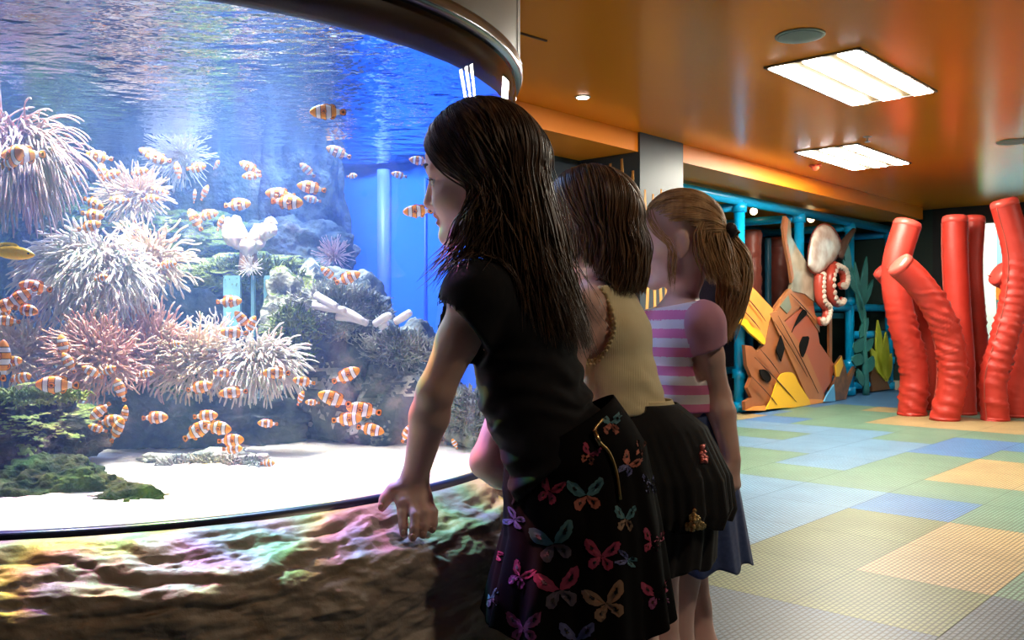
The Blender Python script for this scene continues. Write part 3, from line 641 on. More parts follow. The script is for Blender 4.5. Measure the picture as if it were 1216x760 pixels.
# inside: bottom, blue backdrop with a pale batten
V, F = ring([.60, .60], [.81, .001], n=96); obj('tank_bottom', V, F, mat('tank_bottom_paint', (0.05, 0.08, 0.15), 0.6), aq)
blue_back = vary(mat('deep_blue_backdrop', (0.008, 0.13, 0.60), 0.55), (0.012, 0.17, 0.68), 2)
V, F = ring([.60, 1.60, 1.60, .60], [.80, .80, .812, .812], -1, 208, 190); n_ = 190
F += [(3*n_+j, j, j+1, 3*n_+j+1) for j in range(n_-1)]; obj('backdrop', V, F, blue_back, aq)
V, F = ring([.60, 1.56], [.811, .811], 208, 332, 60)
def hit_back(px, rad):
    dx = (px-608)/FPX; a_ = dx*dx+1; b_ = -2*(dx*TC[0]+TC[1]); c_ = TC@TC-rad*rad; Y = (-b_+math.sqrt(b_*b_-4*a_*c_))/(2*a_); return np.array([dx*Y, Y])
h_ = hit_back(456, .79); q = MB(); q.tube([(h_[0], h_[1], .65), (h_[0], h_[1], 1.44)], .020, 14); q.build('corner_batten', mat('pale_blue_batten', (0.16, 0.28, 0.80), 0.4), aq)
for px_ in (505, 538): h_ = hit_back(px_, .795); q = MB(); q.tube([(h_[0], h_[1], .65), (h_[0], h_[1], 1.40)], .004, 8); q.build('backdrop_seam', mat('blue_seam', (0.05, 0.15, 0.7), 0.4), aq)
# water surface
wm = fresnel_sheet('water', 1.33, 0.01, (0.9, 0.96, 1.0), (16, 0.011, (0.8, 1.25, 1)), (0.75, 0.82, 0.95))
nn = 48; rr = np.linspace(0, .805, 14); V = [(TC[0], TC[1], Z_WATER)]+[(TC[0]+a_*math.cos(2*math.pi*j/nn), TC[1]+a_*math.sin(2*math.pi*j/nn), Z_WATER) for a_ in rr[1:] for j in range(nn)]
F = [(0, 1+j, 1+(j+1) % nn) for j in range(nn)]+[(1+i*nn+j, 1+(i+1)*nn+j, 1+(i+1)*nn+(j+1) % nn, 1+i*nn+(j+1) % nn) for i in range(12) for j in range(nn)]
o = obj('water_surface', V, F, wm); recenter(o); tag(o, 'rippled water surface of the tank seen from below', 'water', kind='stuff')
# the water itself: faint blue haze
vm = bpy.data.materials.new('water_haze'); vm.use_nodes = True; nt = vm.node_tree; nt.nodes.clear()
ou = nt.nodes.new('ShaderNodeOutputMaterial'); vs = nt.nodes.new('ShaderNodeVolumeScatter'); vs.inputs['Color'].default_value = (0.26, 0.47, 1.0, 1); vs.inputs['Density'].default_value = HAZE
vs.inputs['Anisotropy'].default_value = 0.3
nt.links.new(vs.outputs[0], ou.inputs['Volume'])
V, F = ring([.62, Z_WATER-.004], [.798, .798], n=96); F += [tuple(range(96))[::-1], tuple(96+i for i in range(96))]
if HAZE: o = obj('tank_water', V, F, vm); recenter(o); tag(o, 'clear blue water filling the round tank', 'water', kind='stuff')
# sand
rr = np.linspace(0, .8185, 60); nn = 220; A_ = np.linspace(0, 2*np.pi, nn, endpoint=False); V = []
for a_ in rr: V.append(np.c_[TC[0]+a_*np.cos(A_), TC[1]+a_*np.sin(A_), np.zeros(nn)])
V = np.vstack(V); V[:, 2] = .729+.007*np.clip((.80-np.linalg.norm(V[:, :2]-TC, axis=1))/.15, 0, 1)*(.6+fbm(V*[7, 7, 1], 3, 2))-.009*np.clip((np.linalg.norm(V[:, :2]-TC, axis=1)-.80)/.018, 0, 1)+.0025*fbm(V*[60, 60, 1], 3, 6)
F = [(i*nn+j, (i+1)*nn+j, (i+1)*nn+(j+1) % nn, i*nn+(j+1) % nn) for i in range(59) for j in range(nn)]
o = obj('sand_bed', V, F, vary(mat('white_coral_sand', (0.74, 0.70, 0.62), 0.8), (0.60, 0.50, 0.40), 12, .45, .75, 8, bump=.6, bdist=.004, bscale=150)); recenter(o)
tag(o, 'bright white coral sand covering the floor of the tank', 'sand', kind='stuff')
# ================================================================== REEF
def rock(name, px, py, Y, rad, m, label, seed, amp=0.28, freq=1.6, sub=6, zmin=.705, cat='rock', group=None, top=None, topn=.35):
    """a noise-worn boulder; rad in metres; faces pointing up take the algae material"""
    V, F = ico(sub); rad = np.array(rad, float); c = W(px, py, Y)
    n = fbm(V*freq+seed*3.1, 6, seed, .55); rg = 1-2*np.abs(vnoise(V*freq*2.3+seed, seed+9)); big = vnoise(V*1.1+seed*7, seed+4)
    V2 = V*(1+amp*n+amp*.35*rg+amp*.5*big)[:, None]*rad+c
    V2[:, 2] = np.maximum(V2[:, 2], zmin)
    q = V2[:, :2]-TC; d = np.linalg.norm(q, axis=1); k = np.where(d > .785, .785/np.maximum(d, 1e-6), 1); V2[:, :2] = TC+q*k[:, None]
    mi = None; ms = [m]
    if top is not None:
        ms = [m, top]; fa = np.array(F); a_, b_, c_ = V2[fa[:, 0]], V2[fa[:, 1]], V2[fa[:, 2]]; nn_ = np.cross(b_-a_, c_-a_); nn_ /= np.linalg.norm(nn_, axis=1)[:, None]+1e-12
        mid = (a_+b_+c_)/3; mi = ((nn_[:, 2]+.45*vnoise(mid*22, seed+2)) > topn).astype(int)
    o = obj(name, V2, F, ms, None, True, mi); recenter(o); tag(o, label, cat, group); return o
def rockm_(name, a, b_, c3, sc_=9, lo=.38, hi=.6, bump=.9): return vary(mat(name, a, 0.9, spec=.2), b_, sc_, lo, hi, 9, bump=bump, bdist=.012, bscale=sc_*5, c3=c3)
m_deep = rockm_('deep_reef_rock', (0.035, 0.05, 0.07), (0.13, 0.16, 0.14), (0.34, 0.30, 0.28), 13)
m_pale = rockm_('pale_crusted_rock', (0.10, 0.12, 0.12), (0.42, 0.44, 0.34), (0.70, 0.68, 0.58), 16, .36, .56)
m_dark = rockm_('dark_brown_rock', (0.018, 0.016, 0.012), (0.07, 0.055, 0.035), (0.16, 0.12, 0.07), 24, .42, .66)
m_moss = rockm_('green_moss', (0.07, 0.13, 0.03), (0.24, 0.30, 0.08), (0.42, 0.44, 0.20), 30, .36, .6)
m_dmoss = rockm_('dark_green_moss', (0.012, 0.03, 0.010), (0.06, 0.10, 0.025), (0.16, 0.19, 0.07), 26, .4, .62)
rock('reef_rock', 60, 330, 2.62, (.36, .17, .50), m_deep, 'huge dark reef rock at the far left behind the anemones', 1, sub=6, top=m_moss)
rock('reef_rock', 235, 300, 2.60, (.30, .15, .52), m_deep, 'tall dark reef rock in the middle of the tank reaching the water surface', 2, sub=6)
rock('reef_rock', 350, 235, 2.55, (.150, .13, .34), m_deep, 'dark reef rock with the deep blue water at its right edge', 3, .2)
rock('reef_rock', 345, 320, 2.35, (.17, .12, .13), m_deep, 'bluish reef shoulder below the pair of fish in mid water', 4)
rock('reef_rock', 395, 440, 2.10, (.165, .15, .20), m_deep, 'crusted reef rock in the middle with pale algae on its crown', 5, .25, top=m_pale)
rock('reef_rock', 475, 470, 2.05, (.15, .13, .14), m_deep, 'rounded reef rock right of the middle with a pale lumpy top', 6, .25, top=m_pale)
rock('reef_rock', 350, 370, 2.02, (.070, .06, .085), m_pale, 'pale mossy reef hump between the soft coral and the crusted rock', 7, .3, top=m_moss)
rock('reef_rock', 560, 510, 1.95, (.065, .06, .07), m_pale, 'small pale furry rock seen behind the bare forearm', 8, .3)
rock('reef_rock', 285, 325, 2.12, (.145, .09, .042), m_deep, 'flat mossy shelf of rock carrying the cream soft coral', 9, .4, top=m_moss)
rock('reef_rock', 180, 290, 2.25, (.20, .10, .085), m_deep, 'mossy rock behind the big cream anemone', 10, .35, top=m_moss)
rock('reef_rock', 75, 250, 2.35, (.13, .10, .10), m_deep, 'greenish rock under the drooping anemone at the left', 11, .35, top=m_moss)
rock('reef_rock', 235, 500, 2.00, (.24, .12, .125), m_deep, 'long dark rock below the pink anemones', 12, .25, sub=6)
rock('reef_rock', 120, 470, 1.98, (.13, .10, .10), m_deep, 'dark blue rock in shade left of the long rock', 13, .25)
rock('reef_rock', 600, 530, 2.15, (.10, .08, .09), m_deep, 'dark reef rock at the right behind the elbow', 14, .25)
rock('overhanging_rock', 38, 508, 1.62, (.120, .09, .062), m_dark, 'dark brown overhanging rock at the left edge with a green algae top', 15, .3, 1.8, top=m_moss, zmin=.74, topn=.78)
rock('mossy_rock', 62, 588, 1.45, (.104, .08, .060), m_dmoss, 'rounded dark green mossy rock close to the glass at lower left', 16, .25, 2.2)
rock('mossy_rock', 5, 598, 1.50, (.045, .05, .03), m_dmoss, 'bright green mossy lump at the very left edge of the glass', 17, .25, 2.2)
rock('mossy_rock', 152, 607, 1.38, (.075, .035, .030), m_dmoss, 'low ragged green rock lying on the white sand', 18, .35, 2.0)
rock('rubble_rock', 250, 556, 1.72, (.125, .05, .032), m_pale, 'flat pale weedy rubble on the sand at the foot of the reef', 19, .35)
rock('rubble_rock', 330, 560, 1.80, (.09, .05, .018), m_pale, 'low weedy rubble further right at the edge of the sand', 20, .35)
rock('shell', 74, 612, 1.33, (.016, .014, .018), mat('pinkish_shell', (0.60, 0.38, 0.28), .5), 'small pinkish shell in front of the dark mossy rock', 21, .3, 1.4, 4, cat='shell')

# tufts of weed, fuzzy: many short blades
def weed(name, px, py, Y, rx, rz, n, m, label, seed, ln=.018):
    rg = np.random.default_rng(seed); q = MB(); c = W(px, py, Y)
    for k in range(n):
        u, t_ = rg.uniform(-1, 1), rg.uniform(0, 2*np.pi); rr_ = math.sqrt(rg.uniform(0, 1))
        p = c+np.array([rx*rr_*math.cos(t_), -.03*rg.uniform(0, 1), rz*rr_*math.sin(t_)]); d = np.array([math.cos(t_)*.6, -.6, .5+.5*math.sin(t_)])+rg.normal(0, .5, 3); d /= np.linalg.norm(d)
        e = p+d*ln*rg.uniform(.5, 1.2); mid = (p+e)/2+rg.normal(0, .003, 3)
        q.tube([p, mid, e], [.0022, .0018, .0006], 4, cap=False)
    o = q.build(name, m); recenter(o); tag(o, label, 'seaweed', kind='stuff')
weed('green_algae', 215, 455, 1.86, .055, .012, 260, m_moss, 'tuft of yellow-green algae under the pink anemones', 1, .022)
weed('pale_algae', 300, 328, 2.03, .12, .030, 900, m_moss, 'shaggy yellow-green algae on the flat shelf', 2, .025)
weed('pale_algae', 400, 372, 1.96, .11, .055, 1200, m_pale, 'shaggy pale algae on the crown of the crusted rock', 3, .028)
weed('pale_algae', 475, 415, 1.93, .075, .032, 700, m_pale, 'bushy pale algae on the lumpy rock to the right', 4, .025)
weed('pale_algae', 350, 400, 1.93, .05, .06, 500, m_moss, 'green shaggy algae left of the crusted rock', 5, .028)
weed('pale_algae', 255, 552, 1.68, .10, .012, 500, m_pale, 'pale weed on the rubble by the sand', 6, .016)
weed('pale_algae', 560, 490, 1.88, .045, .05, 400, m_pale, 'pale furry algae behind the bare forearm', 7, .02)
weed('green_algae', 40, 470, 1.54, .10, .008, 500, m_moss, 'green algae along the top of the overhanging rock', 8, .014)

# ------------------------------------------------------------------ corals
ccream = vary(mat('cream_coral', (0.80, 0.66, 0.48), 0.6, sub=.2), (0.85, 0.76, 0.62), 20)
def soft_coral(px, py, Y, label, seed):
    c = W(px, py, Y); t = thing('soft_coral', label, 'coral', c); rg = np.random.default_rng(seed); q = MB()
    q.tube([c-[0, 0, .05], c, c+[.002, 0, .02]], [.022, .018, .024], 14, spline=4); q.build('stalk', mat('tan_coral_stalk', (0.50, 0.30, 0.16), .6), t)
    for k, (dx, dz, s_) in enumerate(((-.038, .028, .020), (-.05, .048, .016), (-.022, .018, .022), (-.030, .055, .013), (.018, .012, .020), (.034, .032, .018), (.048, .050, .014), (.052, .036, .012), (.020, .036, .013), (.004, .0, .02))):
        q = MB(); V, F = ico(4); p = c+np.array([dx, rg.uniform(-.01, .01), dz]); V2 = V*(1+.18*fbm(V*2.5+k, 3, k))[:, None]*s_*[1, 1, 1.15]+p; q.add(V2, F)
        q.tube([c, (c+p)/2+[0, 0, .004], p], [.012, .011, .012], 10, spline=3); q.build('lobe', ccream, t)
soft_coral(295, 293, 2.0, 'pale cream lobed soft coral standing on the flat mossy shelf', 1)
def stick_coral(pts, Y, m, label, name='branching_coral'):
    P0 = W(*pts[0][0], Y); t = thing(name, label, 'coral', P0)
    for br in pts: q = MB(); q.tube([W(x, y, Y-.01*i) for i, (x, y) in enumerate(br)], [.008, .009, .007, .004][:len(br)] if len(br) > 2 else [.008, .006], 9, spline=4); q.build('branch', m, t)
wc = mat('white_coral', (0.82, 0.78, 0.72), .5)
stick_coral([[(375, 350), (388, 358), (400, 364)], [(372, 362), (392, 366), (410, 368)], [(395, 366), (415, 372), (432, 382)], [(400, 376), (420, 378), (436, 384)]], 1.90, wc, 'white finger coral lying on top of the crusted rock')
stick_coral([[(445, 385), (456, 378), (463, 374)], [(452, 388), (460, 384)]], 1.90, wc, 'small white coral stub, left of two on the lumpy rock')
stick_coral([[(470, 382), (480, 376), (487, 371)]], 1.90, wc, 'small white coral stub, right of two on the lumpy rock')
# pale teal slats hanging under the shelf
t = thing('overflow_grille', 'pale teal vertical slats showing below the flat shelf', 'grille', W(300, 400, 2.15)); tl = mat('pale_teal_plastic', (0.22, 0.50, 0.55), .35)
for x, w_ in ((275, 20), (300, 4), (317, 8), (329, 8), (341, 6)):
    a_ = W(x-w_/2, 330, 1.985); q = MB(); q.box(a_+[0, 0, -.13], (w_/FPX*1.985, 0, 0), (0, .012, 0), (0, 0, .135)); q.build('slat', tl, t, False)

# ------------------------------------------------------------------ anemones
def anem_mat(name, c, tip):
    m = mat(name, c, .45, sub=.15); return m
A_white = anem_mat('white_tentacles', (0.90, 0.80, 0.68), 0); A_cream = anem_mat('cream_tentacles', (0.90, 0.68, 0.46), 0)
A_pink = anem_mat('pinkish_tentacles', (0.80, 0.47, 0.36), 0); A_mauve = anem_mat('mauve_tentacles', (0.50, 0.35, 0.35), 0)
def anemone(label, px, py, Y, rx, rz, n, ln, m, seed, drop=0.35, out=1.0, bias=(0, -.6, .15), thick=.0026, ry=None, curl=.5, group=None, disc_m=None):
    """oral disc with n curling tentacles; rx, rz half size in metres, ln tentacle length"""
    n = int(n*1.25); rg = np.random.default_rng(seed); c = W(px, py, Y); ry = ry or min(rx, rz)*.7
    t = thing('sea_anemone', label, 'sea anemone', c-np.array([0, 0, rz]))
    V, F = ico(4); V2 = V*(1+.12*fbm(V*2+seed, 3, seed))[:, None]*[rx*.72, ry*.8, rz*.72]+c
    obj('body', V2, F, disc_m or m, t); q = MB(); bias = np.array(bias)
    for k in range(n):
        d = rg.normal(size=3); d[1] = -abs(d[1])*.9; d /= np.linalg.norm(d)
        p = c+d*[rx*.68, ry*.75, rz*.68]
        g = d*[1, 1, 1]*out+bias+rg.normal(0, .42, 3); g /= np.linalg.norm(g); L = ln*1.35*rg.uniform(.6, 1.2); P = [p]; cur = g.copy()
        side = rg.normal(0, 1, 3); side -= g*np.dot(side, g); side /= np.linalg.norm(side)+1e-9; ph = rg.uniform(0, 6)
        for s_ in range(12):
            cur = cur+side*curl*.34*math.sin(ph+s_*.62)+np.array([0, 0, -drop*.10*(1+s_*.12)]); cur /= np.linalg.norm(cur); P.append(P[-1]+cur*L/12)
        P = np.array(P); dd = P[:, :2]-TC; rr_ = np.linalg.norm(dd, axis=1); kk = np.where(rr_ > .78, .78/rr_, 1); P[:, :2] = TC+dd*kk[:, None]
        th_ = thick*.80*rg.uniform(.8, 1.2); q.tube(P, th_*np.array([1.2, 1.1, 1.05, 1, .95, .9, .86, .84, .82, .82, .85, .92, .55]), 6)
    q.build('tentacles', m, t); return t
anemone('round white anemone with tentacles raying out on the dark rock wall', 215, 182, 2.25, .045, .045, 260, .050, A_white, 1, 0.0, 1.3, (0, -.25, 0), .0014, curl=.3)
anemone('large mauve anemone drooping at the upper left edge', 20, 186, 1.78, .080, .042, 460, .095, A_mauve, 2, .9, .8, (.45, -.3, .10), .0024, curl=.3, disc_m=A_pink)
anemone('cream anemone fanning out below the round white one', 160, 232, 2.10, .060, .030, 260, .042, A_cream, 3, .15, 1.2, (0, -.2, .15), .0022, curl=.4)
anemone('biggest cream white anemone in the middle left', 112, 325, 1.82, .115, .050, 760, .068, A_white, 4, .55, 1.0, (0.05, -.5, .05), .0027, curl=1.0, disc_m=A_cream)
anemone('small cream anemone joined to the right of the biggest one', 180, 312, 1.90, .055, .035, 240, .060, A_cream, 5, .3, 1.1, (.1, -.3, .1), .0026, curl=.9)
anemone('brownish pink anemone at the left edge above the overhanging rock', 22, 418, 1.78, .075, .030, 300, .050, A_cream, 6, .1, 1.0, (0, -.2, .5), .0024, curl=.8)
anemone('pink anemone left of centre in the lower row', 118, 425, 1.75, .062, .045, 320, .055, A_pink, 7, .1, 1.0, (-.05, -.3, .35), .0025, curl=.9)
anemone('tan pink anemone with long upright tentacles in the lower row', 172, 415, 1.85, .062, .040, 320, .060, A_pink, 8, .1, 1.0, (0, -.2, .6), .0025, curl=.8)
anemone('peach anemone right of centre in the lower row', 232, 428, 1.85, .075, .038, 380, .052, A_cream, 9, .2, 1.0, (0, -.3, .35), .0024, curl=.8)
anemone('wide white anemone at the right end of the lower row', 305, 432, 1.85, .085, .034, 400, .050, A_white, 10, .5, 1.0, (.2, -.3, .3), .0022, curl=.35, disc_m=A_cream)
anemone('small pinkish anemone on the bluish reef shoulder', 396, 303, 2.18, .018, .014, 80, .030, A_mauve, 11, 0, 1.2, (0, -.1, .3), .0012, curl=.2)
anemone('tiny white anemone on the mossy shelf below the soft coral', 298, 317, 1.98, .010, .008, 60, .018, A_white, 12, 0, 1.2, (0, -.2, .2), .0010, curl=.2)
anemone('thin white anemone waving its arms by the teal slats', 262, 395, 1.90, .03, .02, 60, .035, A_white, 13, 0, 1.2, (0, -.2, .4), .0016, curl=.9)

# ------------------------------------------------------------------ fish
f_or = vary(mat('orange_fish_scales', (0.92, 0.30, 0.02), .35, spec=.6), (0.95, 0.40, 0.05), 40); f_wh = mat('white_fish_band', (0.88, 0.86, 0.86), .35, spec=.6); f_bk = mat('black_fish_edge', (.015, .012, .015), .4)
f_fin = mat('orange_fin', (0.85, 0.28, 0.04), .4); f_ye = vary(mat('golden_fish_scales', (1.0, 0.60, 0.02), .35), (1.0, .68, .06), 20)
def fish_body(xs, hh, ww, bands, m):
    n = 18; V = []; F = []; mi = []; X = np.linspace(0, 1, 46)
    for x in X:
        h_ = np.interp(x, xs, hh); w_ = np.interp(x, xs, ww)
        for j in range(n): a_ = 2*math.pi*j/n; V.append((.5-x, w_*math.cos(a_), h_*math.sin(a_)*(1 if math.sin(a_) > 0 else .95)))
    def mm(x):
        for a_, b_, k in bands:
            if a_ <= x < b_: return k
        return 0
    for i in range(45):
        for j in range(n): F.append((i*n+j, i*n+(j+1) % n, (i+1)*n+(j+1) % n, (i+1)*n+j)); mi.append(mm((X[i]+X[i+1])/2))
    F.append(tuple(range(n))[::-1]); mi.append(0); F.append(tuple(45*n+j for j in range(n))); mi.append(mm(.99)); return V, F, mi
def fin(parent, name, outline, m, y=0, th=.012, edge=True, tilt=0):
    """a thin rounded fin, black edged, in the fish's x-z plane"""
    P = np.array([(x, 0, z) for x, z in outline]+[(outline[0][0], 0, outline[0][1])]); P = catmull(P, 4)[:-1]; c = P.mean(0); n = len(P); V = []; F = []; mi = []
    for k, t_ in ((1.0, .15), (.84, .7), (.4, 1)):
        for s_ in (1, -1):
            for p in P: V.append(c+(p-c)*k+np.array([0, s_*th/2*t_, 0]))
    def L(l, s_): return (l*2+(0 if s_ == 1 else 1))*n
    for j in range(n):
        k = (j+1) % n; F.append((L(0, 1)+j, L(0, 1)+k, L(0, -1)+k, L(0, -1)+j)); mi.append(1)
        for l in (0, 1):
            F.append((L(l, 1)+j, L(l+1, 1)+j, L(l+1, 1)+k, L(l, 1)+k)); mi.append(1 if l == 0 else 0)
            F.append((L(l, -1)+j, L(l, -1)+k, L(l+1, -1)+k, L(l+1, -1)+j)); mi.append(1 if l == 0 else 0)
    F.append(tuple(L(2, 1)+j for j in range(n))); F.append(tuple(L(2, -1)+n-1-j for j in range(n))); mi += [0, 0]
    V = np.array(V); V[:, 1] += y+tilt*np.abs(V[:, 2]-c[2]); o = obj(name, V, F, [m, f_bk if edge else m], parent, True, mi, local=True); return o
def make_clownfish():
    t = thing('clownfish', 'x', 'fish', (0, 0, 0), 'clownfish')
    xs = [0, .02, .06, .14, .25, .38, .5, .62, .72, .80, .84]; hh = [.02, .055, .095, .15, .195, .215, .205, .165, .115, .08, .07]; ww = [.01, .03, .05, .075, .092, .095, .085, .06, .04, .025, .02]
    xs = [x/.84 for x in xs]; V, F, mi = fish_body(xs, hh, ww, [(.205, .22, 2), (.22, .36, 1), (.36, .375, 2), (.53, .545, 2), (.545, .71, 1), (.71, .725, 2), (.88, .895, 2), (.895, 1.1, 1)], None)
    V = np.array(V); V[:, 0] = .5-(.5-V[:, 0])*.84; bo = obj('body', V, F, [f_or, f_wh, f_bk], t, True, mi, local=True)
    fin(t, 'tail_fin', [(-.33, .05), (-.42, .10), (-.50, .09), (-.52, 0), (-.50, -.09), (-.42, -.10), (-.33, -.05)], f_fin)
    fin(t, 'dorsal_fin', [(.18, .15), (.12, .23), (.02, .245), (-.06, .215), (-.13, .235), (-.23, .19), (-.24, .10), (-.1, .11)], f_fin)
    fin(t, 'anal_fin', [(-.05, -.13), (-.10, -.22), (-.19, -.20), (-.24, -.10), (-.15, -.09)], f_fin)
    fin(t, 'pelvic_fin', [(.16, -.13), (.10, -.23), (.03, -.22), (.06, -.13)], f_fin)
    for s_ in (1, -1): fin(t, 'pectoral_fin', [(.20, .02), (.12, .07), (.04, .05), (.02, -.03), (.08, -.08), (.18, -.05)], f_fin, s_*.10, .01, tilt=s_*.3)
    V, F = ico(2)
    for s_ in (1, -1): obj('eye', V*[.02, .010, .02]+np.array([.385, s_*.052, .035]), F, f_bk, t, local=True)
    return t
proto = make_clownfish(); used = [False]
def copy_tree(o):
    c = o.copy(); col.objects.link(c)
    for ch in list(o.children): d = ch.copy(); col.objects.link(d); d.parent = c
    return c
def fish(px, py, ln, ang, label, Y=1.62, yaw=25):
    """ln: length in pixels; ang: heading in the picture plane, 0 right, 180 left, + up; yaw: turned towards the glass"""
    o = proto if not used[0] else copy_tree(proto); used[0] = True
    L = 1.08*ln*Y/FPX/math.cos(R(abs(yaw))); left = abs(((ang+180) % 360)-180) > 90
    el = ang if not left else 180-ang
    o.location = Vector([float(x) for x in W(px, py, Y)]); o.scale = (L, L, L)
    o.rotation_mode = 'XYZ'; o.rotation_euler = (0, -R(el), R(180+yaw if left else -yaw)); o['label'] = label; return o
